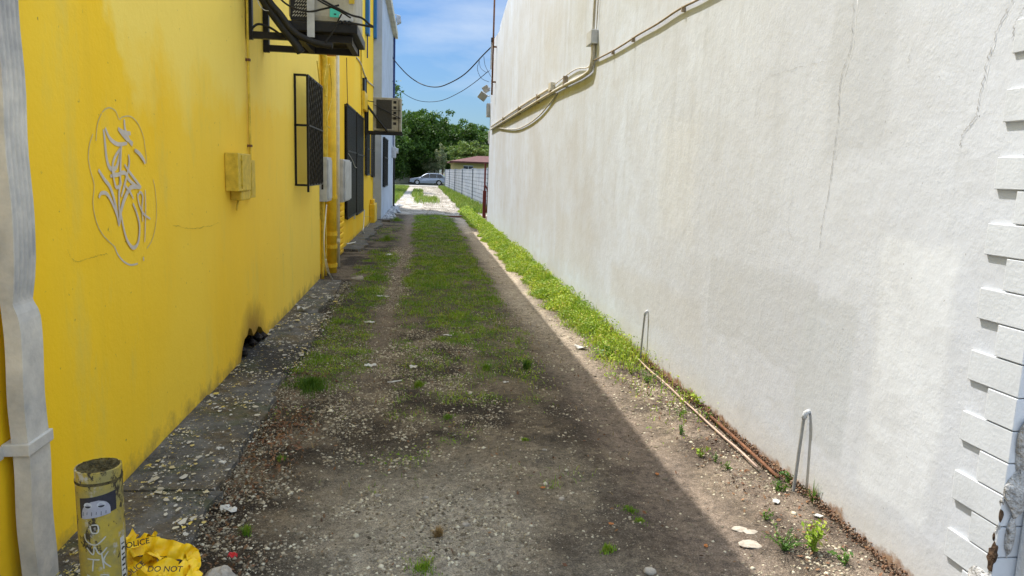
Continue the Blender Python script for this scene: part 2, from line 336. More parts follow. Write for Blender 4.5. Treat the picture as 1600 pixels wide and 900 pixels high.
col = mixc(C(0.038, 0.028, 0.018), C(0.16, 0.125, 0.082), sst(0.36, 0.66, n2))                        # dark soil
sandm = box_m(gx, gy, -0.45, 0.95, -5, 3.95, 0.3, 0.6)*sst(0.3, 0.6, n1+0.1); col = mixc(col, C(0.31, 0.27, 0.205), sandm*0.9)   # sandy grit near the camera
trk = np.exp(-((gx-1.38-(n1-0.5)*0.3)/0.27)**2)*(1-sst(28, 30, gy)); col = mixc(col, mixc(C(0.20, 0.155, 0.118), C(0.40, 0.335, 0.255), sst(4.5, 9, gy)), trk*0.92)   # right wheel track
trl = np.exp(-((gx+0.37-(n2-0.5)*0.2)/0.2)**2)*sst(4, 6, gy); col = mixc(col, C(0.20, 0.155, 0.11), trl*0.75)           # left wheel track
col = mixc(col, C(0.085, 0.075, 0.04), np.clip(g1*0.8+g2*0.8, 0, 0.9))
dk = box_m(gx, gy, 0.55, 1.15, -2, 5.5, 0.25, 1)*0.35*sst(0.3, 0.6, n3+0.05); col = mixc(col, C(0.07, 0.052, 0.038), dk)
rb = box_m(gx, gy, 1.68, 2.3, -5, 6.2, 0.08, 1)*0.75; col = mixc(col, mixc(C(0.09, 0.065, 0.048), C(0.22, 0.17, 0.13), sst(0.4, 0.65, n2)), rb)
drv = sst(27.6, 28.8, gy)*(1-sst(76, 78, gy)); col = mixc(col, mixc(C(0.19, 0.165, 0.13), C(0.36, 0.325, 0.275), sst(0.38, 0.62, n2)), drv)
dshade = box_m(gx, gy, -1.6, -0.72, 44, 64, 0.15, 2)*0.5; col = mixc(col, C(0.22, 0.22, 0.23), dshade)  # tree shade on the drive, put into its colour as grey
col = mixc(col, C(0.06, 0.085, 0.03), g3)
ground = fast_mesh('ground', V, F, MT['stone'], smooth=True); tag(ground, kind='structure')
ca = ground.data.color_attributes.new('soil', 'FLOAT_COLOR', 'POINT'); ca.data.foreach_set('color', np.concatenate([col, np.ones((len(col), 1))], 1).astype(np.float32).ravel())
b = NB('alley soil'); at_n = b.n('Attribute'); at_n.attribute_name = 'soil'
f1 = b.ramp(b.noise(26, 6, 0.7), 0.3, 0.7, 0.5, 1.5); f2 = b.ramp(b.noise(150, 4, 0.7), 0.35, 0.66, 0.5, 1.6); f3 = b.ramp(b.noise(5, 5, 0.7), 0.3, 0.7, 0.75, 1.25)
colr = b.mix(1.0, at_n.outputs[0], b.math('MULTIPLY', b.math('MULTIPLY', f1, f2), f3), 'MULTIPLY')
vor = b.n('TexVoronoi'); b.set(vor.inputs['Vector'], b.pos()); vor.inputs['Scale'].default_value = 85
pb = b.math('MULTIPLY', b.ramp(vor.outputs['Distance'], 0.34, 0.22), b.ramp(b.noise(60, 2), 0.5, 0.62))
colr = b.mix(b.math('MULTIPLY', pb, 0.6), colr, (0.36, 0.32, 0.26))
h = b.math('ADD', b.math('MULTIPLY', b.noise(40, 6, 0.7), 1.0), b.math('MULTIPLY', b.noise(160, 3, 0.7), 0.35))
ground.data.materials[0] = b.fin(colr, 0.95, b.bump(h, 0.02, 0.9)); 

# street at the far end, its kerb and the pavement
rb_ = NB('asphalt'); road_m = rb_.fin(rb_.mix(rb_.ramp(rb_.noise(4, 5), 0.3, 0.7), (0.06, 0.06, 0.062), (0.10, 0.10, 0.10)), 0.9)
tag(MB().box(-150, 150, 84.6, 92.5, -0.02, 0.012).build('street', road_m), kind='structure')
pv = NB('pale concrete'); pave_m = pv.fin(pv.mix(pv.ramp(pv.noise(3, 5), 0.3, 0.7), (0.34, 0.32, 0.29), (0.26, 0.245, 0.22)), 0.9)
tag(MB().box(-150, 150, 79.0, 84.3, -0.02, 0.02).build('pavement', pave_m), kind='structure')
for xa, xb in ((-30, 30),): tag(MB().box(-60, 60, -30, 1.3, -0.05, 0.012).build('front_pavement', plain('bright concrete', (0.55, 0.52, 0.47), 0.9, 0.15, 2)), kind='structure')  # unseen pavement, added and brightened to bounce light onto the front faces
tag(MB().box(-150, -6, 84.3, 84.6, -0.02, 0.13).box(6, 150, 84.3, 84.6, -0.02, 0.13).build('kerb', pave_m), kind='structure')

# ------------------------------------------------------------------ concrete strip at the foot of the yellow wall
b = NB('stained concrete'); x, y, z = b.xyz()
cc = b.mix(b.ramp(b.noise(7, 6, 0.7), 0.35, 0.65), (0.045, 0.043, 0.04), (0.15, 0.145, 0.135))
cc = b.mix(b.ramp(b.noise(2.4, 5, 0.6), 0.47, 0.6), cc, b.mix(b.ramp(b.noise(15, 5, 0.7), 0.4, 0.6), (0.06, 0.045, 0.025), (0.13, 0.10, 0.06)))
dd = b.math('ADD', b.math('ABSOLUTE', b.math('SUBTRACT', y, 6.15)), b.math('MULTIPLY', b.noise(6, 4), 0.7)); cc = b.mix(b.ramp(dd, 1.05, 0.7), cc, (0.022, 0.02, 0.018))
ms_ = b.ramp(b.noise(3.3, 6, 0.7, b.scaled((1, 1, 1), (2, 7, 1))), 0.52, 0.62); cc = b.mix(b.math('MULTIPLY', ms_, 0.6), cc, (0.05, 0.06, 0.022))
yn = b.math('MULTIPLY', b.ramp(b.noise(42, 3, 0.6, None, 1.0), 0.63, 0.68), b.ramp(x, -1.12, -1.42, 0.0, 1.0)); cc = b.mix(yn, cc, (0.62, 0.46, 0.06))
wn = b.ramp(b.noise(34, 4, 0.6, b.scaled((1, 1, 1), (4, 4, 4)), 0.8), 0.635, 0.67); cc = b.mix(b.math('MULTIPLY', wn, 0.75), cc, (0.48, 0.46, 0.42))
MT['apron'] = b.fin(cc, 0.75, b.bump(b.noise(30, 6, 0.7), 0.012, 0.8))
def strip(y0, y1, edge, top, name='concrete_strip', mat='apron', x0=LX-0.1):
    n = max(4, int((y1-y0)/0.07)); vs = []; fs = []
    nx_ = 9
    for i in range(n+1):
        yy = y0+(y1-y0)*i/n; e = edge(yy)
        for j in range(nx_):
            t = j/(nx_-1); xx = x0+(e-x0)*t
            vs.append((xx, yy, top+0.012*(float(fbm(np.array(xx), np.array(yy), 3))-0.5)-0.01*t))
        vs.append((e+0.012, yy, -0.12))
    k = nx_+1
    for i in range(n):
        for j in range(nx_): a = i*k+j; fs.append((a, a+1, a+1+k, a+k))
    a = n*k; fs.append(tuple(range(a, a+k))); fs.append(tuple(range(0, k))[::-1])
    m = MB(); m.add(vs, fs); return tag(m.build(name, mat, recalc=False, smooth=False), kind='structure')
strip(1.0, 3.55, lambda q: -0.97+0.012*math.sin(q*9)+0.02*(random.random()-.5), 0.055)
strip(3.565, 5.1, lambda q: -1.0+0.012*math.sin(q*7)+0.025*(random.random()-.5), 0.06)
strip(5.12, 10.7, lambda q: -1.03+0.03*math.sin(q*2.1)+0.03*(random.random()-.5)-0.1*(1 if q > 8.2 else 0), 0.045)
strip(14.8, 23.6, lambda q: -1.22+0.06*math.sin(q*2.1)+0.03*math.sin(q*8), 0.06, x0=LX2-0.1)
strip(23.65, 33.5, lambda q: -1.02+0.06*math.sin(q*1.7)+0.04*math.sin(q*6), 0.07, x0=-1.4)

# ------------------------------------------------------------------ yellow building
yb = thing('yellow_building', 'long yellow stucco building with barred windows and silver graffiti', 'building', (-6, 12, 0))
outline = [(1.9, -0.1), (6.05, -0.1), (6.07, 0.06), (6.12, 0.14), (6.2, 0.20), (6.3, 0.21), (6.36, 0.26), (6.45, 0.235), (6.52, 0.16), (6.62, 0.17), (6.72, 0.20), (6.83, 0.17), (6.9, 0.12), (7.0, 0.075), (7.06, 0.03), (7.1, -0.1), (10.8, -0.1), (10.8, 7.74), (1.9, 7.74)]
def wall_a():
    # triangulate by vertical strips so the notch stays clean
    m = MB(); ys_ = sorted(set([p[0] for p in outline])); low = dict()
    for p in outline:
        if p[1] < 1: low.setdefault(p[0], []).append(p[1])
    lo = lambda q: max(low[q]) if 6.05 < q < 7.1 else -0.1
    segs = [(ys_[i], ys_[i+1]) for i in range(len(ys_)-1)]
    x0, x1 = -1.72, LX
    for a, c in segs:
        la, lc = lo(a), lo(c); k = [(x, yy, zz) for x in (x0, x1) for yy, zz in ((a, la), (c, lc), (c, 7.74), (a, 7.74))]
        f = [(4, 5, 6, 7), (0, 3, 2, 1), (0, 1, 5, 4), (3, 7, 6, 2)]
        m.add(k, f)
    m.add([(x0, 1.9, -.1), (x1, 1.9, -.1), (x1, 1.9, 7.74), (x0, 1.9, 7.74)], [(0, 1, 2, 3)])
    m.add([(x0, 10.8, -.1), (x1, 10.8, -.1), (x1, 10.8, 7.74), (x0, 10.8, 7.74)], [(0, 3, 2, 1)])
    return m
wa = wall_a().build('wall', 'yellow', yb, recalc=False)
MB().box(-1.80, LX2, 10.803, 23.8, -0.1, 7.70).build('wall', 'yellow_far', yb)
MB().box(-13, -1.803, 1.9, 23.8, -0.1, 7.60).build('wall', 'yellow_far', yb)
MB().box(-13.1, -1.40, 1.85, 23.8, 7.743, 7.80).build('roof', 'roof', yb)
m = MB()
for i in range(46):
    cx_ = random.uniform(-1.70, -1.45); cy_ = random.uniform(6.1, 7.0); r_ = random.uniform(0.015, 0.05); cz_ = random.uniform(0.0, 0.10)
    ring = [(cx_+r_*random.uniform(.7, 1.2)*math.cos(a), cy_+r_*random.uniform(.7, 1.3)*math.sin(a), cz_) for a in np.linspace(0, 2*PI, 7)[:-1]]
    m.add(ring+[(cx_, cy_, cz_+r_*0.9), (cx_, cy_, cz_-0.05)], [(j, (j+1) % 6, 6) for j in range(6)]+[((j+1) % 6, j, 7) for j in range(6)])
MT['recess_shade'] = plain('burnt rubble', (0.03, 0.024, 0.02), 0.9, 0.4, 30, 0.01)  # shade of the hollow put into the rubble and cavity colour
MT['recess_shade_side'] = MT['recess_shade']
tag(m.build('broken_edge', 'recess_shade', yb), kind='stuff')
MB().box(-1.803, -1.79, 6.0, 7.15, -0.1, 0.3).build('cavity', 'recess_shade', yb)
def cage(x, y0, y1, z0, z1, wallx, nb, name='window', side=True, hz=(0.45,), rad=0.012, lattice=False, paney=None):
    t = MB(); py0, py1 = paney or (y0+0.02, y1-0.02)
    t.box(wallx-0.02, wallx+0.006, py0, py1, z0+0.06, z1-0.06); w_ = t.build(name, 'glass', yb if wallx != -1.3 else wb_)
    g = MB(); r = rad
    for yy in (y0, y1):
        g.box(x-r, x+r, yy-r, yy+r, z0-0.08, z1)
        for zz in (z0, z1): g.box(wallx, x-r, yy-r, yy+r, zz-r, zz+r)
        for h_ in hz: q = z0+(z1-z0)*(1-h_); g.box(wallx, x-r, yy-r, yy+r, q-r, q+r)
        g.box(wallx+0.002, wallx+2*r, yy-r, yy+r, z0, z1)
    for zz in (z0, z1): g.box(x-r, x+r, y0+r, y1-r, zz-r, zz+r)
    for h_ in hz: q = z0+(z1-z0)*(1-h_); g.box(x+r, x+r+0.006, y0, y1, q-r*0.7, q+r*0.7)
    for i in range(1, nb):
        yy = y0+(y1-y0)*i/nb; g.box(x-r*0.75, x+r*0.75, yy-r*0.7, yy+r*0.7, z0+r, z1-r)
        if lattice:
            ym = yy-(y1-y0)/nb/2; g.tube([(x+0.012, ym+0.024*math.sin(k*PI/2*0.55+i*2.4), z0+(z1-z0)*k/56) for k in range(57)], 0.007, 4)
    g.build('grille', 'black', w_); w_.matrix_parent_inverse = w_.matrix_parent_inverse
    return w_
cage(-1.315, 8.76, 9.98, 1.44, 2.68, LX, 13, lattice=True, paney=(9.8, 9.92))
# middle window: two tall shutters of close-set bars
def barred(y0, y1, z0, z1, wallx, off, nb, parent, wname='window'):
    w_ = MB().box(wallx-0.02, wallx+0.006, y0, y1, z0, z1).build(wname, 'glass', parent)
    g = MB(); x = wallx+off
    for yy in np.linspace(y0, y1, nb): g.box(x-0.012, x+0.012, yy-0.02, yy+0.02, z0-0.03, z1+0.03)
    for zz in (z0, z0+(z1-z0)*0.6, z1): g.box(x+0.013, x+0.025, y0, y1, zz-0.015, zz+0.015)
    for yy in (y0, y1):
        for zz in (z0, z1): g.box(wallx, x-0.013, yy-0.012, yy+0.012, zz-0.012, zz+0.012)
    g.build('grille', 'black', w_); return w_
barred(15.15, 17.0, 0.64, 2.90, LX2, 0.05, 22, yb); barred(17.35, 19.25, 0.60, 2.90, LX2, 0.05, 22, yb)
MB().box(LX2+0.003, LX2+0.03, 17.12, 17.2, 0.5, 2.95).build('window_post', 'cornice', yb)
barred(20.3, 21.4, 1.50, 2.66, LX2, 0.06, 12, yb); barred(22.7, 23.6, 1.43, 2.72, LX2, 0.06, 9, yb)
# yellow relief blocks beside the pipes
for i in range(12):
    z0 = 0.02+i*0.105
    MB().box(LX2+0.002, LX2+0.05+0.012*(i % 2), 12.75, 14.5, z0, z0+0.085).build('relief_block', 'yellow_far', yb, bevel=0.02)
# hairline cracks of the yellow coat
def on(plane, pts, lift=0.003): s_ = 1 if plane < 0 else -1; return [Vector(at(px, py, 0, plane))+Vector((s_*lift, 0, 0)) for px, py in pts]
def crk(pts, wd, plane, mat, name, parent):
    P3 = smooth_path(on(plane, pts), 14); P3 = [p+Vector((0, random.uniform(-1, 1)*min(.006, wd*2.2), random.uniform(-.004, .004))) for p in P3]; wd = [wd*random.choice((0.25, 0.5, 0.9, 1.3)) for _ in P3]
    m_ = MB(); m_.ribbon(P3, wd, (1 if plane < 0 else -1, 0, 0)); return m_.build(name, mat, parent, recalc=False)
MT['ycrack'] = plain('yellow crack', (0.62, 0.42, 0.04), 0.8, 0.3)
crk([(105, 390), (112, 405), (125, 408), (150, 400), (168, 396)], 0.003, LX, 'ycrack', 'hairline_crack', yb)
crk([(270, 352), (300, 357), (330, 352), (342, 347)], 0.004, LX, 'ycrack', 'hairline_crack', yb)
# graffiti tag: strokes read off the photograph (crop coordinates), laid on the wall plane
def gp(l): return [(100+u*360/1012, 140+v*320/900) for u, v in l]
strokes = [
 (.020, [(172, 175), (178, 230), (185, 300), (200, 345), (225, 345), (240, 300), (250, 240)]),
 (.018, [(178, 168), (200, 215), (235, 240), (275, 235)]),
 (.017, [(252, 250), (225, 290), (212, 330), (218, 370), (245, 370)]),
 (.020, [(235, 172), (262, 190), (290, 192)]), (.018, [(262, 130), (266, 175), (285, 225), (298, 245)]), (.016, [(240, 180), (270, 215), (300, 235)]),
 (.018, [(148, 352), (175, 395), (200, 430), (222, 500), (238, 595)]),
 (.016, [(150, 475), (160, 455), (185, 458), (210, 500), (232, 560), (240, 600)]),
 (.017, [(200, 380), (230, 375), (262, 365), (285, 400), (325, 430)]),
 (.017, [(248, 245), (245, 320), (243, 400), (238, 470), (240, 560)]),
 (.016, [(280, 285), (282, 330), (262, 420), (248, 470)]), (.015, [(262, 330), (290, 370), (320, 410), (335, 430)]),
 (.022, [(332, 430), (290, 430), (262, 480), (245, 540), (240, 590)]),
 (.017, [(245, 540), (258, 610), (275, 665), (300, 695), (322, 670), (328, 600), (315, 540), (298, 500)]),
 (.012, [(318, 455), (325, 500), (345, 545), (375, 568)]), (.013, [(318, 470), (330, 450), (342, 470), (338, 520), (342, 580)]),
 (.010, [(352, 440), (354, 520), (352, 610), (350, 670)]), (.020, [(305, 265), (325, 280), (345, 308), (352, 325)]),
 (.014, [(205, 350), (215, 400), (225, 430), (245, 415), (240, 385)]), (.012, [(262, 420), (285, 450), (300, 480)]),
 (.012, [(343, 735), (345, 752)])]
m = MB()
for si_, (wd, l) in enumerate(strokes):
    P3 = smooth_path(on(LX, gp(l), 0.0022+0.00022*si_), 6); n_ = len(P3)
    m.ribbon(P3, [wd*1.2*(0.65+0.35*math.sin(PI*(i+0.5)/n_)) for i in range(n_)], (1, 0, 0))
for i in range(0, len(m.v)): pass
gr = m.build('graffiti', 'silver', yb, recalc=False)
loops = [[(165, 100), (180, 85), (200, 80), (225, 95), (240, 130), (255, 120), (290, 118), (320, 145), (345, 200), (355, 260), (362, 325)],
         [(162, 105), (145, 150), (138, 225)], [(125, 195), (110, 240), (105, 300), (115, 360), (130, 420), (125, 500), (140, 580), (170, 640), (220, 690)],
         [(390, 395), (400, 450), (405, 530), (400, 600), (385, 660), (362, 698)]]
m = MB()
for l in loops: m.ribbon(smooth_path(on(LX, gp(l), 0.0025), 6), 0.0065, (1, 0, 0))
m.build('graffiti_outline', 'silver2', yb, recalc=False)
m = MB(); m.ribbon(smooth_path(on(LX, gp([(220, 690), (235, 725), (260, 755), (290, 770), (322, 765)]), 0.0025), 6), 0.009, (1, 0, 0)); m.build('graffiti_outline', 'silver', yb, recalc=False)

# ------------------------------------------------------------------ bluish white building beyond
WBX = -1.3
wb_ = thing('white_building', 'tall bluish white rendered building beyond the yellow one', 'building', (-6, 28, 0))
MB().box(-13, WBX, 23.803, 33, -0.1, 7.25).build('wall', 'offwhite', wb_)
MB().box(-13.1, WBX+0.17, 23.85, 33.15, 7.253, 7.52).box(-13.1, WBX+0.10, 23.85, 33.1, 7.523, 7.62).build('cornice', 'cornice', wb_)
a_ = at(598, 218, 0, WBX); c_ = at(603.5, 288, 0, WBX)
barred(a_.y, c_.y, 1.10, 2.68, WBX, 0.05, 14, wb_)
MB().box(WBX+0.003, WBX+0.07, 32.5, 32.99, 2.7, 7.2).build('corner_trim', 'navy', wb_)
# ------------------------------------------------------------------ right-hand building
rw = thing('white_stucco_building', 'near white stucco building with stepped corner blocks on the right', 'building', (7, 12, 0))
prof = [(2.17, -0.1), (22.7, -0.1), (22.7, 5.57), (20.6, 5.48), (20.3, 5.62), (18.6, 5.9), (17.8, 6.05), (2.17, 6.1)]
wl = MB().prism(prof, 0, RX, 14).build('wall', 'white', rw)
MT['whiteblk'] = plain('smooth white render', (0.55, 0.57, 0.59), 0.75, 0.12, 4, 0.0015, 60)
for i in range(17):
    z1 = 0.368+0.1165*(i*1.0); lng = (i % 2 == 0); z0 = z1-0.112; y1 = 2.385 if lng else 2.28
    if i > 15: break
    MB().box(RX-0.012+random.uniform(-.0015, .0015), RX+0.35, 2.152, y1+random.uniform(-.004, .004), z0, z1).build('quoin', 'whiteblk', rw, bevel=0.0025)
MB().box(RX-0.010, RX+0.3, 2.152, 2.29, 0.12, 0.25).build('quoin', 'whiteblk', rw, bevel=0.004)
for i in range(16, 34):
    z1 = 0.368+0.1165*i; MB().box(RX-0.010, RX+0.35, 2.152, 2.385 if i % 2 == 0 else 2.28, z1-0.112, z1).build('quoin', 'whiteblk', rw, bevel=0.0025)
# cracks and paint ridges
cl = [[(1335, 0), (1330, 70), (1318, 110), (1312, 140), (1310, 190), (1302, 250), (1295, 300), (1285, 350), (1281, 388)],
      [(1583, 0), (1560, 45), (1545, 90), (1532, 150), (1526, 182), (1508, 205), (1500, 228)],
      [(1290, 95), (1240, 108), (1200, 120), (1188, 135), (1180, 180)], [(1105, 250), (1092, 320), (1075, 350), (1060, 385)], [(1430, 65), (1422, 85), (1420, 105)],
      [(963, 270), (958, 335)], [(1600, 12), (1588, 35), (1582, 60)], [(1240, 300), (1232, 350), (1238, 372)]]
for i, l in enumerate(cl): crk(l, (0.0035, 0.0035, 0.002, 0.002, 0.002, 0.003, 0.003, 0.0015)[i], RX, 'crack' if i in (0, 5) else 'crack2' if 0 else 'crack', 'crack', rw)
for l in ([(1340, 0), (1334, 70), (1323, 110), (1316, 140), (1314, 190), (1306, 250)], [(1586, 5), (1565, 45), (1549, 90), (1537, 150), (1530, 182)]):
    P3 = smooth_path(on(RX, l, -0.001), 5); m = MB(); m.tube(P3, [0.0008+0.002*random.random() for _ in P3], 6); m.build('paint_ridge', 'ridge', rw, smooth=True)
# broken render at the foot of the corner, lump of mortar round a pipe stub
def lump(name, mat, parent, cx_, cy_, cz_, sx, sy, sz, seed, seg=26, rings=18, amp=0.42):
    rg = random.Random(seed); ph = [(rg.uniform(1, 3), rg.uniform(0, 6), rg.uniform(1, 3), rg.uniform(0, 6)) for _ in range(4)]
    vs = []; fs = []
    for i in range(rings+1):
        th = PI*i/rings
        for j in range(seg):
            p = 2*PI*j/seg; r_ = 1+amp*sum(math.sin(a*p+c)*math.sin(d*th+e) for a, c, d, e in [(round(q[0]), q[1], q[2], q[3]) for q in ph])/3+rg.uniform(-.06, .06)*amp
            if i in (0, rings): r_ = 1
            vs.append((cx_+sx*r_*math.sin(th)*math.cos(p), cy_+sy*r_*math.sin(th)*math.sin(p), cz_+sz*r_*math.cos(th)))
    for i in range(rings):
        for j in range(seg): a = i*seg+j; c = i*seg+(j+1) % seg; fs.append((a, c, c+seg, a+seg))
    m_ = MB(); m_.add(vs, fs); return m_.build(name, mat, parent)
MT['mortar'] = plain('grey mortar', (0.50, 0.49, 0.47), 0.9, 0.6, 30, 0.03, 45)
MT['front'] = plain('shaded front render', (0.60, 0.60, 0.59), 0.8, 0.2, 3, 0.006, 60)
MT['hole'] = plain('broken brown edge', (0.10, 0.06, 0.035), 0.95, 0.7, 40, 0.02, 50)
lump('mortar_patch', 'mortar', rw, 2.075, 2.145, 0.63, 0.05, 0.026, 0.085, 3)
lump('mortar_patch', 'mortar', rw, 2.06, 2.145, 0.79, 0.026, 0.02, 0.09, 8)
rg = random.Random(4); m = MB(); pl = []
for k_ in range(22):
    a_ = 2*PI*k_/22; r_ = 0.8+rg.uniform(-.25, .3); pl.append((2.168+0.024*r_*math.cos(a_)-0.004, 0.372+0.056*r_*math.sin(a_)))
m.prism(pl, 0, RX-0.0155, RX-0.004); m.build('broken_corner', 'hole', rw, bevel=0.002)
for k_ in range(7): lump('mortar_patch', ('mortar', 'hole')[k_ % 2], rw, RX-0.012+0.008*rg.random(), 2.150+0.02*rg.random(), 0.30+0.045*k_+0.01*rg.random(), 0.006+0.006*rg.random(), 0.008, 0.014+0.012*rg.random(), 40+k_, 14, 9)
lump('mortar_patch', 'mortar', rw, 2.06, 2.145, 0.46, 0.016, 0.012, 0.07, 6)
lump('mortar_patch', 'mortar', rw, 2.03, 2.19, 0.24, 0.035, 0.10, 0.06, 12)
MB().box(2.10, 4.0, 2.10, 2.15, 0.0, 0.56).build('plinth_block', 'front', rw, bevel=0.01)
cp = thing('corner_pipe', 'grey painted pipe rising beside the white corner blocks', 'pipe', (2.2, 2.09, 0))
m = MB(); m.tube([(2.165, 2.105, 0.56), (2.165, 2.105, 3.4)], 0.028, 14); m.build('pipe', 'greybox', cp, smooth=True)
m = MB(); m.tube([(2.165, 2.105, 0.585), (2.165, 2.105, 0.64)], 0.037, 14); m.build('coupling', 'mortar', cp, smooth=True)

# ------------------------------------------------------------------ downspout, left
MT['spout'] = plain('dirty white spout', (0.62, 0.58, 0.50), 0.6, 0.5, 4, 0.004, 20, c2=(0.34, 0.33, 0.31))
ds = thing('downspout', 'dented white ribbed rectangular downspout at the near end of the yellow wall', 'downspout', (-1.4, 2.95, 0))
def spout(z0, z1, n, ribs, pinch=None, bottom=0.0):
    y0, y1, x0, x1 = 2.655, 2.80, LX+0.03, LX+0.085
    prof_ = [(x0, y1), (x0, y0)]
    prof_ = [(x0, y0), (x1, y0)]
    if ribs:
        for i in range(5):
            a = y0+(y1-y0)*(i+0.3)/5; prof_ += [(x1, a), (x1-0.007, a+0.006), (x1-0.007, a+0.012), (x1, a+0.018)]
    prof_ += [(x1, y1), (x0, y1)]
    if ribs:
        P2 = []
        for k_ in range(3): P2 += [(x0+(x1-x0)*(1-(k_+.2)/3), y1), (x0+(x1-x0)*(1-(k_+.5)/3), y1-0.005), ]
        prof_ = prof_[:-1]+P2+[(x0, y1)]
    k_ = len(prof_); m_ = MB()
    for i in range(n+1):
        zz = z0+(z1-z0)*i/n; s_ = 1.0; dx = 0
        if pinch: s_ = 1-0.32*math.exp(-((zz-pinch)/0.045)**2); dx = 0
        wv = 0.002*math.sin(zz*14)
        m_.v += [(x0+(px-x0)*s_+wv, y0+(py-y0)*(1-(1-s_)*0.3)+wv, zz) for px, py in prof_]
    for i in range(n):
        for j in range(k_): a = i*k_+j; c = i*k_+(j+1) % k_; m_.f.append((a, c, c+k_, a+k_))
    m_.f.append(tuple(range(k_))[::-1]); return m_
spout(1.15, 7.6, 90, True, 1.17).build('upper_section', 'spout', ds)
spout(0.05, 1.165, 40, False, 1.16).build('lower_section', 'spout', ds)
MB().box(LX+0.002, LX+0.096, 2.64, 2.815, 0.60, 0.645).build('strap', 'spout', ds, bevel=0.004)
MB().box(LX+0.002, LX+0.010, 2.50, 2.64, 0.595, 0.64).build('strap_end', 'spout', ds)

# ------------------------------------------------------------------ small yellow junction box and its conduit
jb = thing('junction_box', 'small yellow painted electric box on the near yellow wall', 'box', (-1.4, 5.9, 1.4))
MB().box(LX+0.002, LX+0.10, 5.71, 6.12, 1.45, 1.735).build('case', 'ypaint', jb, bevel=0.006)
MB().box(LX+0.1015, LX+0.108, 5.80, 5.815, 1.47, 1.72).box(LX+0.1015, LX+0.116, 5.78, 5.83, 1.68, 1.69).box(LX+0.1015, LX+0.116, 5.78, 5.83, 1.49, 1.50).build('hinge', 'ypaint', jb)
MB().box(LX+0.002, LX+0.085, 5.85, 6.16, 1.375, 1.448).build('lower_case', 'ypaint', jb, bevel=0.01)
m = MB(); m.tube(smooth_path([(LX+.04, 5.95, 1.38), (LX+.03, 5.93, 1.33), (LX+.035, 5.9, 1.30)], 4), 0.007, 6); m.build('cable_end', 'ypaint', jb)
cb = thing('conduit_box', 'narrow yellow pull box under the thin vertical conduit', 'box', (-1.4, 6.4, 1.4))
MB().box(LX+0.002, LX+0.055, 6.3, 6.47, 1.38, 1.69).build('case', 'ypaint', cb, bevel=0.004)
MB().box(LX+0.0555, LX+0.06, 6.32, 6.45, 1.40, 1.67).build('cover', 'ypaint', cb)
vc = thing('vertical_conduit', 'thin yellow conduit running up from the pull box to the large air conditioner', 'conduit', (-1.43, 6.47, 1.7))
m = MB(); m.tube([(LX+.02, 6.46, 1.69), (LX+.02, 6.46, 4.5)], 0.011, 8); m.build('pipe', 'ypaint', vc)
for z_ in (1.8, 2.5): MB().box(LX+0.002, LX+.036, 6.44, 6.48, z_, z_+.02).build('clip', 'brownish', vc)

# ------------------------------------------------------------------ large condenser on its bracket
br = thing('bracket', 'large black steel wall bracket under the near air conditioner', 'bracket', (LX, 6.8, 2.6))
for yy, nm in ((6.5, 'near'), (7.17, 'far')):
    z_ = 2.69
    MB().box(LX+0.002, LX+0.052, yy-0.02, yy+0.03, z_-0.01, 3.9).build('upright', 'black', br)
    MB().box(LX+0.053, -0.60, yy-0.02, yy+0.03, z_, z_+0.055).build('arm', 'black', br)
for x_ in (-0.66, -1.05): MB().box(x_, x_+0.05, 6.531, 7.149, 2.69, 2.74).build('crossbar', 'black', br)
ac = thing('air_conditioner', 'large beige air conditioner with slanted grille and teal sticker', 'air conditioner', (-0.85, 6.8, 2.76))
MB().box(-1.13, -0.55, 6.38, 7.22, 2.752, 2.83).build('base_tray', 'black', ac, bevel=0.008)
MB().box(-1.11, -0.57, 6.40, 7.20, 2.832, 3.6).build('body', 'ac', ac, bevel=0.05)
MB().box(-1.09, -0.90, 6.3975, 6.3995, 2.84, 3.3).build('coil_panel', 'black', ac)
m = MB()
for i in range(8):
    for j in range(11):
        x_ = -1.075+0.021*i+0.006*j; z_ = 2.862+j*0.028
        m.add([(x_, 6.396, z_), (x_+0.018, 6.396, z_+0.014), (x_+0.018, 6.396, z_+0.024), (x_, 6.396, z_+0.010)], [(0, 1, 2, 3)])
m.build('grille', 'ac', ac, recalc=False)
MB().box(-0.775, -0.69, 6.3945, 6.3985, 2.875, 2.945).build('sticker', 'teal', ac)
MB().box(-0.742, -0.722, 6.392, 6.394, 2.895, 2.905).build('sticker_mark', 'black', ac)
MB().box(-0.95, -0.89, 6.345, 6.35, 2.70, 3.7).build('strap', 'greybox', ac)
vp = MB()
for i in range(3): vp.tube([(-0.685+0.035*i, 6.36, 2.835), (-0.685+0.035*i, 6.38, 2.835)], 0.014, 10)
vp.build('valve', 'black', ac)
MB().box(-0.70, -0.585, 6.3805, 6.3985, 2.845, 2.90).build('valve_plate', 'greybox', ac, bevel=0.008)
MB().box(-0.62, -0.575, 6.392, 6.3985, 2.99, 3.06).build('label', 'ypaint', ac)
def cable(name, label, pts, r, mat='rubber', cat='cable', seg=6, group=None):
    m_ = MB(); m_.tube(smooth_path(pts, 7), r, seg); o = m_.build(name, mat, smooth=True); return tag(o, label, cat, group)
yp = 6.33
def aty(l, y_=yp): return [at(px, py, 1, y_) for px, py in l]
cable('refrigerant_line', 'thick black insulated pipe sloping under the near air conditioner', aty([(395, -60), (402, -20), (415, 5), (440, 40), (462, 68), (470, 82)]), 0.036, seg=10)
cable('refrigerant_line', 'second black insulated pipe curving down below the near tray', aty([(400, -40), (420, 0), (438, 22), (460, 50), (490, 66), (520, 72)], 6.30), 0.026, seg=10)
cable('power_cable', 'black cable looping across the near air conditioner grille', aty([(425, -15), (450, 8), (480, 18), (505, 14), (530, 8)], 6.28), 0.008)
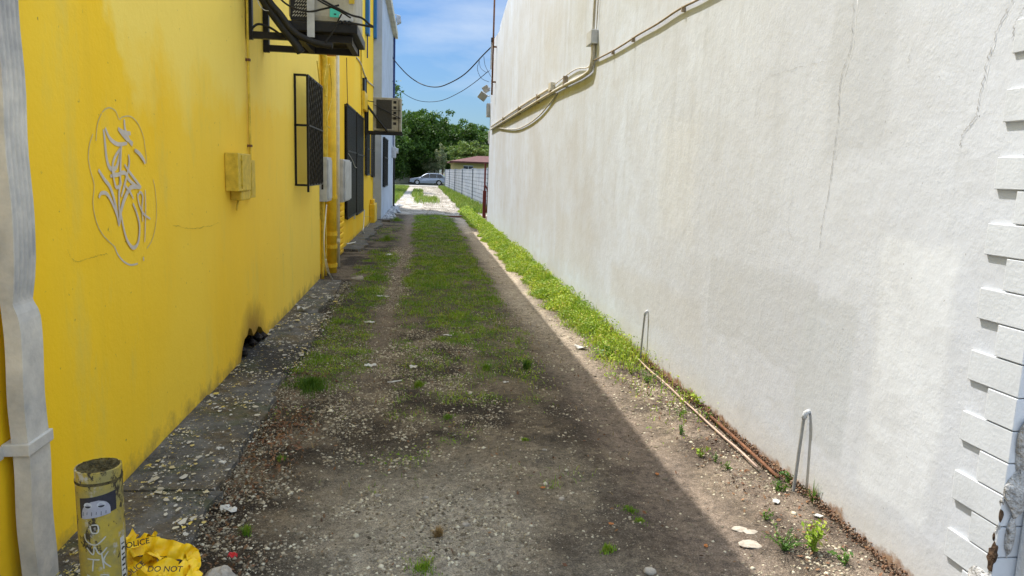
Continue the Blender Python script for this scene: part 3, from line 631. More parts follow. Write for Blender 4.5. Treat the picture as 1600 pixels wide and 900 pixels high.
cable('power_cable', 'long black cable crossing down to the valves of the near air conditioner', aty([(470, -20), (500, 2), (530, 17), (548, 28)], 6.26), 0.007)
cable('power_cable', 'black cable drooping past the right end of the near air conditioner', aty([(500, -2), (545, 22), (565, 28), (577, 38), (582, 42), (560, 38), (548, 36)], 6.24), 0.009)
cable('power_cable', 'grey cable hanging from the valves to the bracket arm', aty([(534, 22), (527, 35), (520, 50), (508, 66)], 6.27), 0.006)
cable('power_cable', 'black cable arching between the two bracket uprights', aty([(392, 46), (402, 38), (415, 40), (430, 48), (445, 60)], 6.42), 0.010)
cable('power_cable', 'thin grey wire looped at the top of the near bracket', aty([(402, -8), (404, 5), (412, 15), (422, 17)], 6.3), 0.003, 'greybox')

# ------------------------------------------------------------------ pipe group past the corner
def pipe(name, label, pts, r, mat, joints=(), jm=None, clips=()):
    t = thing(name, label, 'pipe', pts[0]); m_ = MB(); m_.tube(smooth_path(pts, 6) if len(pts) > 2 else pts, r, 14); m_.build('pipe', mat, t, smooth=True)
    for z_ in joints:
        j_ = MB(); j_.tube([(pts[0][0], pts[0][1], z_-0.03), (pts[0][0], pts[0][1], z_+0.03)], r*1.13, 14); j_.build('coupling', jm or mat, t)
    return t
bp = pipe('drain_pipe', 'thick yellow vertical drain pipe with couplings', [(-1.42, 11.75, 0.0), (-1.42, 11.75, 3.3)], 0.088, 'ypipe', (0.12, 0.42, 0.62, 1.2))
pipe('drain_pipe', 'orange upper length of drain pipe under the near bracket', [(-1.42, 11.75, 3.34), (-1.42, 11.75, 4.9)], 0.088, 'opipe', (3.4,))
pipe('vent_pipe', 'slim white plastic pipe beside the thick yellow pipe', [(-1.39, 12.45, 0.0), (-1.39, 12.45, 5.5)], 0.03, 'wpipe', (0.45, 2.3))
pipe('elbow_pipe', 'yellow pipe bending into the wall above the near window', [(-1.44, 11.2, 1.7), (-1.44, 11.2, 2.6), (-1.44, 11.2, 3.1), (-1.45, 11.1, 3.3), (-1.5, 10.95, 3.35)], 0.05, 'ypaint')
for i, (px0, lb) in enumerate(((504, 'yellow painted service pipe tight in the wall corner'), (509, 'thin yellow conduit next to the wall corner'))):
    p_ = at(px0, 380, 0, -1.44); pipe('service_pipe', lb, [(-1.44, p_.y, 0.02), (-1.44, p_.y+0.02, 0.9), (-1.44, p_.y, 1.7)], 0.022-0.006*i, 'ypaint')
def wcable(label, l, pl, r, mat, lift=0.02): return cable('wall_cable', label, on(pl, l, lift), r, mat)
wcable('yellow painted cable hanging down beside the near window cage', [(493, 95), (497, 130), (500, 165), (503, 240)], -1.44, 0.008, 'ypaint')
wcable('looped yellow cable on the thick drain pipe', [(508, 100), (504, 130), (507, 150), (512, 100), (516, 150), (508, 190), (513, 200)], -1.33, 0.007, 'ypaint')
wcable('pale cable coming out at the foot of the thick drain pipe', [(508, 320), (504, 370), (505, 400), (508, 420), (514, 432), (518, 440)], -1.36, 0.008, 'wpipe')
wcable('second pale cable curling off the foot of the thick drain pipe', [(507, 405), (512, 425), (520, 441)], -1.30, 0.007, 'wpipe')
wcable('dark cable running up the yellow wall beside the tall shutters', [(540, 90), (541, 140), (543, 200), (544, 240), (543, 300)], LX2, 0.008, 'brownish')
wcable('wavy dark cable slanting down to the far air conditioner', [(556, 90), (563, 100), (568, 115), (574, 127), (583, 135), (587, 143), (589, 150)], LX2, 0.018, 'conduit')
wcable('brown painted conduit rising between the tall shutters and the far air conditioner', [(562, 0), (563, 60), (564, 150), (565, 200)], LX2, 0.02, 'ypaint')
wcable('thin cable looping at the foot of the far yellow wall', [(568, 328), (567, 350), (566, 362), (570, 366), (566, 372), (555, 378), (540, 381)], LX2+0.1, 0.012, 'wpipe')
wcable('loose thin cable bowed across the far yellow wall', [(568, 338), (580, 340), (574, 352), (560, 372)], LX2+0.03, 0.006, 'ypaint')
wcable('pale cable curled beside the tall shutter', [(543, 240), (549, 250), (553, 260), (556, 262)], LX2+0.06, 0.006, 'wpipe')
# meter boxes
mb1 = thing('meter_box', 'pale grey meter box tucked behind the near window cage', 'meter box', (-1.4, 10.9, 1.15))
MB().box(-1.555, -1.36, 10.83, 11.35, 1.16, 1.80).build('case', 'greybox', mb1, bevel=0.01)
MB().box(-1.3585, -1.345, 10.86, 11.3, 1.2, 1.76).build('door', 'greybox', mb1, bevel=0.004)
MB().box(-1.50, -1.44, 10.9, 11.0, 0.9, 1.158).build('duct', 'ypaint', mb1)
mb2 = thing('meter_box', 'grey meter box between the white pipe and the tall shutters', 'meter box', (-1.4, 13, 1.05))
MB().box(LX2+0.003, -1.33, 12.75, 13.9, 1.07, 1.80).build('case', 'greybox', mb2, bevel=0.012)
MB().box(-1.3285, -1.30, 12.8, 13.85, 1.10, 1.77).build('door', 'greybox', mb2, bevel=0.006)
MB().box(LX2+0.003, -1.45, 12.8, 12.95, 1.801, 1.98).build('weatherhead', 'black', mb2)
pb_ = at(567, 137, 0, LX2)
sb = thing('switch_box', 'bright yellow upright box above the tall shutters', 'box', (LX2, pb_.y, 3))
MB().box(LX2+0.003, LX2+0.09, pb_.y-0.5, pb_.y+0.5, 3.15, 3.6).build('case', 'ypipe', sb, bevel=0.01)
MB().box(LX2+0.003, LX2+0.06, pb_.y-0.2, pb_.y+0.3, 3.602, 3.95).build('riser', 'black', sb)
q_ = at(586, 340, 0, LX2)
ub = thing('utility_box', 'low yellow box at the foot of the far end of the yellow wall', 'box', (LX2, 22.5, 0))
MB().box(LX2+0.003, LX2+0.16, 22.2, 23.3, 0.05, 0.62).build('case', 'ypipe', ub, bevel=0.02)
MB().box(LX2+0.01, LX2+0.12, 22.4, 23.0, 0.622, 0.75).build('lid', 'ypipe', ub, bevel=0.02)

# second condenser
b2 = thing('bracket', 'black steel wall bracket with diagonal brace under the far air conditioner', 'bracket', (LX2, 20.3, 2.6))
for yy in (20.27, 20.95):
    MB().box(LX2+0.003, LX2+0.06, yy-0.03, yy+0.03, 2.6, 4.05 if yy < 20.5 else 3.4).build('upright', 'black', b2)
    MB().box(LX2+0.061, -0.56, yy-0.03, yy+0.03, 2.60, 2.67).build('arm', 'black', b2)
m = MB()
for s_ in (0,): m.tube([(LX2+0.05, 20.20, 3.35), (-0.95, 20.20, 2.66)], 0.035, 6)
m.build('brace', 'black', b2)
MB().tube([(LX2+0.03, 20.2, 3.45), (-1.3, 20.2, 3.42)], 0.012, 6).build('rod', 'black', b2)
a2 = thing('air_conditioner', 'boxy air conditioner with dark coil face near the far end of the yellow wall', 'air conditioner', (-0.95, 20.6, 2.68))
MB().box(-1.34, -0.585, 20.32, 20.95, 2.69, 3.56).build('body', 'ac', a2, bevel=0.015)
MB().box(-1.25, -0.84, 20.305, 20.318, 2.74, 3.50).build('coil', 'acdark', a2)
m = MB()
for i in range(5): z_ = 2.85+i*0.14; m.box(-0.80, -0.72, 20.305, 20.318, z_, z_+0.07)
m.box(-0.66, -0.64, 20.27, 20.29, 2.68, 3.5); m.box(-0.84, -0.60, 20.27, 20.29, 3.02, 3.035); m.box(-0.84, -0.60, 20.27, 20.29, 3.22, 3.235)
m.build('side_vent', 'black', a2)
MB().tube([(-1.3, 20.26, 3.35), (-0.6, 20.26, 3.02)], 0.012, 6).build('stay', 'black', a2)
# blue boards hanging at the top of the yellow wall
for px, yb0, lb in ((574.5, 55, 'blue vertical board nearer the big bracket, thin rod below it'), (586.5, 62, 'blue vertical board nearest the white building, thin rod below it')):
    p_ = at(px, 30, 0, LX2+0.05); t_ = thing('blue_board', lb, 'board', (p_.x, p_.y, 5.5), 'blue boards on the yellow wall')
    zb = at(px, yb0, 0, LX2+0.05).z
    MB().box(LX2+0.003, LX2+0.10, p_.y-0.22, p_.y+0.22, zb, 7.3).build('board', 'blue', t_, bevel=0.01)
    zr = at(px+1, 93, 0, LX2+0.05).z; MB().box(LX2+0.03, LX2+0.06, p_.y-0.02, p_.y+0.02, zr, zb-0.002).build('rod', 'navy', t_)
# floodlight and meters of the white building
fl = thing('floodlight', 'small floodlight on a thin arm high on the white building', 'lamp', (-1.1, 30, 7.5))
MB().tube([(WBX+0.1, 30, 7.66), (-1.15, 30, 7.64), (-1.02, 30, 7.60)], 0.02, 6).build('arm', 'galv', fl)
MB().prism([(-1.08, 7.62), (-0.93, 7.60), (-0.90, 7.35), (-1.06, 7.25), (-1.10, 7.45)], 1, 29.9, 30.15).build('head', 'galv', fl, bevel=0.02)
em = thing('electric_meter', 'grey round-faced electric meter at the far corner of the white building', 'meter', (-1.2, 32, 2))
MB().box(WBX+0.003, -1.12, 31.6, 31.9, 2.15, 2.62).build('case', 'greybox', em, bevel=0.03)
m = MB(); m.tube([(-1.119, 31.75, 2.45), (-1.03, 31.75, 2.45)], 0.11, 14); m.build('meter_glass', 'greybox', em, smooth=False)
MB().tube([(-1.2, 31.75, 2.62), (-1.2, 31.75, 3.6)], 0.035, 8).build('riser', 'greybox', em)
MB().tube([(-1.2, 31.7, 2.14), (-1.2, 31.7, 0.1)], 0.04, 8).build('downpipe', 'black', em)
# rubble heap at the foot of the white building
def polyhedra(n, cx_, cy_, cz_, size, flat=0.6, rng=RNG, tilt=0.5):
    """n little irregular stones -> V,F (octahedra with jittered points)"""
    base = np.array([[1, 0, 0], [0, 1, 0], [-1, 0, 0], [0, -1, 0], [0, 0, 1], [0, 0, -1]], float)
    Fb = np.array([[0, 1, 4], [1, 2, 4], [2, 3, 4], [3, 0, 4], [1, 0, 5], [2, 1, 5], [3, 2, 5], [0, 3, 5]])
    P_ = base[None]*(0.65+0.7*rng.random((n, 6, 1)))+rng.normal(0, 0.13, (n, 6, 3)); P_[:, :, 2] *= flat
    a = rng.random(n)*2*PI; ca_, sa_ = np.cos(a), np.sin(a); X_ = P_[:, :, 0]*ca_[:, None]-P_[:, :, 1]*sa_[:, None]; Y_ = P_[:, :, 0]*sa_[:, None]+P_[:, :, 1]*ca_[:, None]
    P_[:, :, 0] = X_; P_[:, :, 1] = Y_; P_[:, :, 2] += P_[:, :, 0]*rng.normal(0, tilt*0.4, (n, 1))
    P_ = P_*size[:, None, None]; P_[:, :, 0] += cx_[:, None]; P_[:, :, 1] += cy_[:, None]; P_[:, :, 2] += cz_[:, None]
    return P_.reshape(-1, 3), (Fb[None]+6*np.arange(n)[:, None, None]).reshape(-1, 3)
MT['gravel'] = island('gravel', [(0.08, 0.06, 0.04), (0.22, 0.18, 0.12), (0.38, 0.32, 0.22), (0.72, 0.65, 0.48), (0.14, 0.11, 0.075), (0.34, 0.28, 0.19), (0.52, 0.45, 0.32)], 0.85)
MT['rubble'] = island('rubble', [(0.40, 0.42, 0.46), (0.55, 0.57, 0.60), (0.30, 0.31, 0.33), (0.62, 0.62, 0.60)], 0.85)
n = 420; ry = RNG.uniform(24, 34.5, n); rx = -1.28+np.abs(RNG.normal(0, 0.16, n)); V_, F_ = polyhedra(n, rx, ry, 0.07+0*rx, RNG.uniform(0.02, 0.09, n))
tag(fast_mesh('rubble', V_, F_, 'rubble'), 'pale broken render and rubble along the foot of the white building', 'rubble', kind='stuff')

# ------------------------------------------------------------------ things on the right wall
def rc(z): return z
cr = thing('conduit_run', 'pair of beige conduits running level along the white wall, bending up to a small box', 'conduit', (RX, 15, 2.9))
m = MB(); m.tube(smooth_path([(RX-.035, 21.9, 2.93), (RX-.035, 12, 2.93), (RX-.035, 9.3, 2.90), (RX-.035, 8.85, 2.97), (RX-.035, 8.8, 3.2)], 8), 0.026, 10); m.build('main_conduit', 'conduit', cr, smooth=True)
m = MB(); m.tube(smooth_path([(RX-.03, 21.9, 3.01), (RX-.03, 15, 3.03), (RX-.03, 11.7, 3.01)], 6), 0.024, 10); m.build('upper_conduit', 'conduit', cr, smooth=True)
MB().box(RX-.07, RX-.002, 11.5, 11.72, 2.96, 3.08).build('end_box', 'conduit', cr)
MB().box(RX-.085, RX-.002, 8.72, 8.98, 3.20, 3.36).build('small_box', 'greybox', cr, bevel=0.006)
m = MB(); m.tube([(RX-.03, 8.86, 3.36), (RX-.03, 8.8, 6.0)], 0.015, 8); m.tube([(RX-.02, 8.74, 3.36), (RX-.02, 8.66, 6.0)], 0.006, 6); m.build('riser', 'conduit', cr, smooth=True)
m = MB(); m.tube(smooth_path([(RX-.02, 12.0, 3.02), (RX-.02, 10, 3.06), (RX-.02, 9.1, 2.98), (RX-.02, 8.8, 3.05)], 5), 0.008, 6); m.build('loose_cable', 'conduit', cr)
for yy in (10.5, 13, 15.5, 18.5): MB().box(RX-.065, RX-.002, yy-.015, yy+.015, 2.89, 3.05).build('clip', 'tan', cr)
wire = thing('wall_wire', 'brown cable clipped along the top of the near white wall', 'cable', (RX, 6.5, 3))
m = MB(); m.tube([p for p in smooth_path(on(RX, [(930, 95), (960, 80), (985, 65), (1000, 55), (1030, 38), (1060, 18), (1078, 8), (1100, -3), (1200, -60), (1420, -185)], 0.022), 6)], 0.0095, 8); m.build('cable', 'tan', wire, smooth=True)
m = MB()
for px, py in ((960, 81), (992, 61), (1071, 13)):
    p_ = on(RX, [(px, py)], 0.02)[0]; m.box(p_.x-.012, RX-.002, p_.y-.008, p_.y+.008, p_.z-.028, p_.z+.014); m.build('clip', 'tan', wire); m = MB()
tag(cable('hanging_cable', '', on(RX, [(872, 146), (862, 160), (845, 180), (825, 195), (805, 202), (780, 200), (768, 198)], 0.02), 0.012, 'conduit'), 'grey cable sagging below the level conduits', 'cable')
MT['stubm'] = plain('shaded pipe paint', (0.34, 0.33, 0.30), 0.7, 0.3, 30)  # wall-white pipe, its shaded side put into a darker colour
def stub(y_, lbl, h=0.47):
    t = thing('pipe_stub', lbl, 'pipe', (1.97, y_, 0)); m_ = MB(); ht = RX-0.047
    m_.tube(smooth_path([(ht, y_, -0.02), (ht+0.010, y_, h*0.5), (ht+0.020, y_, h-0.03), (ht+0.028, y_-0.005, h), (RX+0.01, y_-0.005, h+0.003)], 5), 0.009, 8); m_.build('pipe', 'stubm', t, smooth=True)
    m_ = MB(); m_.tube([(ht+0.020, y_, h-0.035), (ht+0.026, y_-0.002, h-0.004), (ht+0.045, y_-0.004, h+0.006)], 0.013, 8); m_.build('elbow', 'whiteblk', t, smooth=True)
stub(3.44, 'nearer painted pipe stub bent into the foot of the white wall'); stub(6.22, 'farther pipe stub bent into the white wall at the end of the weeds', 0.47)
# low conduit along the foot of the right wall
m = MB(); pts = [(RX-0.115+0.003*i+0.003*math.sin(i*1.3), 3.72+i*0.25, 0.048+0.003*math.sin(i*2.1)) for i in range(11)]
m.tube(smooth_path(pts, 4), 0.0065, 8); tag(m.build('ground_pipe', plain('pinkish pipe', (0.50, 0.36, 0.28), 0.6, 0.4, 14), smooth=True), 'long thin pinkish pipe lying along the foot of the white wall', 'pipe')
m = MB(); m.tube(smooth_path([(RX-0.05, 3.6, 0.04), (RX-0.06, 4.1, 0.06), (RX-0.04, 4.6, 0.05)], 5), 0.010, 7); tag(m.build('root', 'brownish', smooth=True), 'rusty brown pipe half buried against the white wall', 'pipe')
# crumbling plinth edge
n = 3500; cy_ = RNG.uniform(2.3, 9, n); V_, F_ = polyhedra(n, RX-np.abs(RNG.normal(0, 0.022, n)), cy_, gz(np.full(n, 2.0), cy_)+RNG.uniform(0, 0.045, n), RNG.uniform(0.002, 0.009, n), 0.9)
MT['crumb'] = island('crumbled render', [(0.15, 0.07, 0.035), (0.26, 0.14, 0.08), (0.09, 0.05, 0.03), (0.36, 0.27, 0.19)], 0.9)
tag(fast_mesh('crumbled_render', V_, F_, 'crumb'), 'rusty brown crumbled render along the foot of the white wall', 'rubble', kind='stuff')

# mast, floodlights, wires at the far end of the right wall
ms = thing('service_mast', 'tall thin steel pipe held off the far corner of the white wall', 'mast', (2.1, 22.6, 4))
MX = at(777, 60, 0, 1.93).y
MX = 21.2
m = MB(); m.tube([(RX-0.10, MX, at(776, 140, 0, RX-0.10).z), (RX-0.10, MX, 8.5)], 0.025, 8); m.build('pipe', 'brownish', ms, smooth=True)
for py in (62, 118):
    z_ = at(777, py, 0, RX-0.10).z; MB().box(RX-0.10, RX-.002, MX-0.02, MX+0.02, z_-0.02, z_+0.02).build('arm', 'brownish', ms)
def lampd(y_, px, py, lb, w_=0.30, rot=0.5):
    c = at(px, py, 1, y_); t = thing('floodlight', lb, 'lamp', tuple(c), None)
    m_ = MB(); R_ = Matrix.Rotation(rot, 3, 'Y')@Matrix.Rotation(0.5, 3, 'X')
    v_ = [R_@Vector(q)+c for q in [(-w_/2, -.05, -w_/2), (w_/2, -.05, -w_/2), (w_/2, -.05, w_/2), (-w_/2, -.05, w_/2), (-w_/3, .1, -w_/3), (w_/3, .1, -w_/3), (w_/3, .1, w_/3), (-w_/3, .1, w_/3)]]
    m_.add(v_, [(0, 1, 2, 3), (4, 7, 6, 5), (0, 4, 5, 1), (1, 5, 6, 2), (2, 6, 7, 3), (3, 7, 4, 0)]); m_.build('head', 'galv', t, bevel=0.02)
    m_ = MB(); m_.tube([c+Vector((0, .08, 0)), (RX-0.02, 22.78, c.z)], 0.018, 6); m_.build('arm', 'galv', t); return t
lampd(22.9, 754.5, 150, 'lower grey square floodlight hanging off the far end of the white wall', 0.26, 0.6); lampd(23.1, 760, 139, 'upper grey floodlight seen edge-on at the far end of the white wall', 0.22, 1.0)
c = at(762.5, 172, 1, 22.85); bx = thing('terminal_box', 'small grey box below the two floodlights', 'box', tuple(c)); MB().box(c.x-0.05, c.x+0.09, 22.72, 22.9, c.z-0.22, c.z+0.2).build('case', 'greybox', bx, bevel=0.02); MB().box(c.x-0.03, c.x+0.07, 22.71, 22.718, c.z-0.18, c.z+0.16).build('cover', 'greybox', bx)
c = at(766, 215, 1, 22.85); bx = thing('terminal_box', 'pale grey box under the end of the level conduits', 'box', tuple(c)); MB().box(c.x-0.06, c.x+0.08, 22.71, 22.9, c.z-0.2, c.z+0.2).build('case', 'greybox', bx, bevel=0.02); MB().box(c.x-0.01, c.x+0.03, 22.72, 22.78, c.z-2.2, c.z-0.202).build('downpipe', 'greybox', bx)
c = at(769, 85, 1, 22.85); hd = thing('wire_bracket', 'dark metal bracket where the overhead wires meet the white wall', 'bracket', tuple(c)); MB().box(c.x-0.05, c.x+0.03, 22.71, 22.8, c.z-0.45, c.z+0.42).build('plate', 'galv', hd); MB().box(c.x-0.06, c.x+0.22, 22.6, 22.7, c.z+0.33, c.z+0.45).build('hook', 'rubber', hd)
def lerp_y(l, ya, yb_): x0, x1 = l[0][0], l[-1][0]; return [at(px, py, 1, ya+(yb_-ya)*(px-x0)/(x1-x0)) for px, py in l]
cable('overhead_wire', 'thick twisted black wire sagging across the sky', lerp_y([(612, 84), (616, 94), (638, 118), (660, 132), (682, 136), (702, 130), (727, 115), (754, 87), (768, 73)], 32, 22.8), 0.02)
cable('overhead_wire', 'thin wire sagging lower across the sky to the floodlights', lerp_y([(610, 122), (625, 141), (645, 154), (665, 159), (690, 157), (717, 145), (740, 130), (762, 112)], 32, 22.8), 0.011)
cable('overhead_wire', 'short dark wire looping down towards the floodlights', lerp_y([(749, 94), (746, 108), (752, 122), (764, 128)], 22.7, 22.8), 0.007)
cable('overhead_wire', 'short wire bowed beside the far corner of the white wall', lerp_y([(756, 88), (758, 102), (764, 114), (767, 120)], 22.7, 22.8), 0.007)
cable('overhead_wire', 'fine inner wire loop under the thick twisted wire', lerp_y([(749, 95), (751, 106), (760, 113), (765, 110)], 22.7, 22.8), 0.006)

# ------------------------------------------------------------------ beyond: fence wall, posts, house, car, trees
b = NB('grey block'); brk = b.n('TexBrick'); tcn = b.scaled((1, 1, 1)); cmb = b.n('CombineXYZ'); x, y, z = b.xyz(); b.set(cmb.inputs[0], y); b.set(cmb.inputs[1], z); b.set(brk.inputs[0], cmb.outputs[0])
brk.inputs['Scale'].default_value = 1.0; brk.inputs['Brick Width'].default_value = 0.8; brk.inputs['Row Height'].default_value = 0.2; brk.inputs['Mortar Size'].default_value = 0.03
b.set(brk.inputs['Color1'], (0.25, 0.27, 0.30)); b.set(brk.inputs['Color2'], (0.19, 0.21, 0.235)); b.set(brk.inputs['Mortar'], (0.11, 0.12, 0.14))
MT['block'] = b.fin(b.mix(b.ramp(b.noise(1.2, 6, 0.7), 0.45, 0.7, 0, 0.6), brk.outputs[0], (0.34, 0.34, 0.34)), 0.85)
bf = thing('block_wall', 'grey blockwork boundary wall along the sunlit drive', 'wall', (2.7, 50, 0))
A0, A1 = Vector((3.0, 33.5, 0)), Vector((2.35, 76, 0)); d = (A1-A0).normalized(); nrm_ = Vector((d.y, -d.x, 0))*0.2
m = MB(); v_ = [A0, A1, A1+nrm_, A0+nrm_]; m.add([(*p.xy, -.1) for p in v_]+[(*p.xy, 1.86) for p in v_], [(0, 3, 2, 1), (4, 5, 6, 7), (0, 1, 5, 4), (1, 2, 6, 5), (2, 3, 7, 6), (3, 0, 4, 7)]); m.build('wall', 'block', bf)
for t_ in (0.0, .2, .4, .6, .8, 1.0):
    p_ = A0+(A1-A0)*t_; MB().box(p_.x-0.06, p_.x+0.2, p_.y-0.15, p_.y+0.15, -.1, 1.9).build('pier', 'block', bf)
gp_ = thing('gate_post', 'rusty red square gate post beside the end of the white wall', 'post', (2.35, 27, 0))
px_ = at(757.5, 290, 1, 27).x
MB().box(px_-0.06, px_+0.06, 26.94, 27.06, 0, 1.0).build('lower_post', 'redpost', gp_); MB().box(px_-0.03, px_+0.03, 26.97, 27.03, 1.002, 2.0).build('upper_post', 'redpost', gp_)
m = MB(); m.tube([(px_+0.08, 26.9, 0.2), (px_+0.13, 26.9, 0.95), (px_+0.02, 26.9, 1.2)], 0.03, 6); m.build('latch', 'redpost', gp_)
wp = thing('pale_post', 'pale painted post right at the far corner of the white wall', 'post', (2.1, 23, 0)); px2 = at(763.5, 310, 1, 22.9).x
MB().box(px2-0.02, px2+0.06, 22.72, 22.82, 0, 1.25).build('post', 'greybox', wp, bevel=0.01); MB().box(px2-0.03, px2+0.07, 22.71, 22.83, 1.252, 1.29).build('cap', 'galv', wp)
tag(MB().box(0.95, 2.0, 27.2, 27.35, -0.02, 0.035).build('board', 'brownish'), 'rusty flat board lying across the drive at the shadow edge', 'board')
hs = thing('house', 'low yellow house with a red hipped roof behind the block wall', 'house', (6, 73, 0))
MT['hwall'] = plain('pale yellow render', (0.42, 0.33, 0.14), 0.8, 0.15, 2); MT['hroof'] = plain('red roof', (0.11, 0.042, 0.036), 0.85, 0.4, 3)
MB().box(3.0, 14, 72, 79, 0, 2.55).build('wall', 'hwall', hs)
m = MB(); m.add([(2.6, 71.6, 2.552), (14.5, 71.6, 2.552), (14.5, 79.4, 2.552), (2.6, 79.4, 2.552), (5.6, 75.5, 3.35), (12, 75.5, 3.35), (2.6, 71.6, 2.70), (14.5, 71.6, 2.70), (14.5, 79.4, 2.70), (2.6, 79.4, 2.70)],
      [(0, 3, 2, 1), (0, 1, 7, 6), (1, 2, 8, 7), (2, 3, 9, 8), (3, 0, 6, 9), (6, 7, 5, 4), (7, 8, 5), (8, 9, 4, 5), (9, 6, 4)]); m.build('roof', 'hroof', hs)
wd_ = MB().box(4.0, 4.9, 71.97, 71.998, 1.2, 2.25).build('window', 'glass', hs); MB().box(4.43, 4.47, 71.94, 71.968, 1.2, 2.25).box(3.95, 4.95, 71.94, 71.968, 2.25, 2.31).build('frame', 'whiteblk', wd_)
gw = thing('garden_wall', 'long pale wall in tree shade across the street', 'wall', (-6, 97, 0)); MB().box(-30, 2.2, 97, 97.2, 0, 1.9).build('wall', 'cornice', gw); MB().box(-30, 2.2, 96.96, 97.24, 1.902, 1.98).build('coping', 'cornice', gw)

# car
MT['carp'] = NB('silver car paint').fin((0.24, 0.28, 0.34), 0.35, metal=0.4); MT['tyre'] = plain('tyre', (0.015, 0.015, 0.015), 0.8)
car = thing('parked_car', 'silver estate car parked across the end of the alley', 'car', (0.85, 87.2, 0))
CX0, CYc = -1.45, 87.3
pr = [(0.05, 0.35), (0.02, 0.55), (0.08, 0.72), (0.5, 0.82), (1.15, 0.90), (1.75, 1.28), (2.1, 1.40), (2.9, 1.43), (3.6, 1.38), (4.1, 1.02), (4.25, 0.9), (4.3, 0.5), (4.22, 0.32), (3.75, 0.28), (3.72, 0.5), (3.55, 0.64), (3.3, 0.66), (3.1, 0.55), (3.03, 0.28), (1.2, 0.26), (1.15, 0.5), (0.98, 0.64), (0.75, 0.66), (0.55, 0.55), (0.48, 0.28)]
def carbody(pts, yy, inset):
    return [(CX0+px, yy, pz) for px, pz in pts]
m = MB(); secs = []
for yy, up in ((-0.85, 0), (-0.80, 1), (0.80, 1), (0.85, 0)):
    ring = []
    for px, pz in pr:
        z_ = pz
        yo = yy
        if pz > 0.95: yo = yy*(1-0.28*(pz-0.95)/0.5)
        ring.append((CX0+px, CYc+yo, z_ if up else (z_-0.03 if z_ > 0.7 else z_)))
    secs.append(ring)
k_ = len(pr)
for r_ in secs: m.v += r_
for i in range(3):
    for j in range(k_): a = i*k_+j; c = i*k_+(j+1) % k_; m.f.append((a, c, c+k_, a+k_))
m.f.append(tuple(range(k_))); m.f.append(tuple(range(3*k_, 4*k_))[::-1]); m.build('body', 'carp', car)
def winpan(l, nm_='side_window'):
    mm = MB(); f_ = []
    for sgn in (-1,):
        vs = [(CX0+px, CYc+sgn*(0.862*(1-0.28*max(0, pz-0.95)/0.5)+0.004), pz) for px, pz in l]; mm.add(vs, [tuple(range(len(l)))])
    return mm.build(nm_, 'glass', car, recalc=False)
winpan([(1.35, 0.93), (2.25, 0.93), (2.25, 1.34), (2.08, 1.34), (1.80, 1.25)]); winpan([(2.32, 0.93), (3.1, 0.93), (3.1, 1.35), (2.32, 1.36)]); winpan([(3.17, 0.93), (3.9, 0.98), (3.6, 1.30), (3.17, 1.34)])
for wx in (0.86, 3.4):
    m = MB(); m.tube([(CX0+wx, CYc-0.87, 0.32), (CX0+wx, CYc-0.67, 0.32)], 0.31, 20); wh = m.build('wheel', 'tyre', car)
    m = MB(); m.tube([(CX0+wx, CYc-0.878, 0.32), (CX0+wx, CYc-0.86, 0.32)], 0.19, 14); m.build('rim', 'galv', wh)
    m = MB(); m.tube([(CX0+wx, CYc+0.87, 0.32), (CX0+wx, CYc+0.67, 0.32)], 0.31, 20); m.build('wheel', 'tyre', car)
MB().box(CX0+0.015, CX0+0.14, CYc-0.80, CYc-0.5, 0.58, 0.70).build('headlight', 'whiteblk', car)
MB().box(CX0-0.03, CX0+0.1, CYc-0.82, CYc+0.82, 0.34, 0.46).build('bumper', 'carp', car)
MB().box(CX0+1.3, CX0+1.42, CYc-1.0, CYc-0.86, 0.92, 1.02).build('mirror', 'carp', car)
MB().box(CX0+2.2, CX0+2.36, CYc-0.857, CYc-0.853, 0.80, 0.83).build('door_handle', 'galv', car)

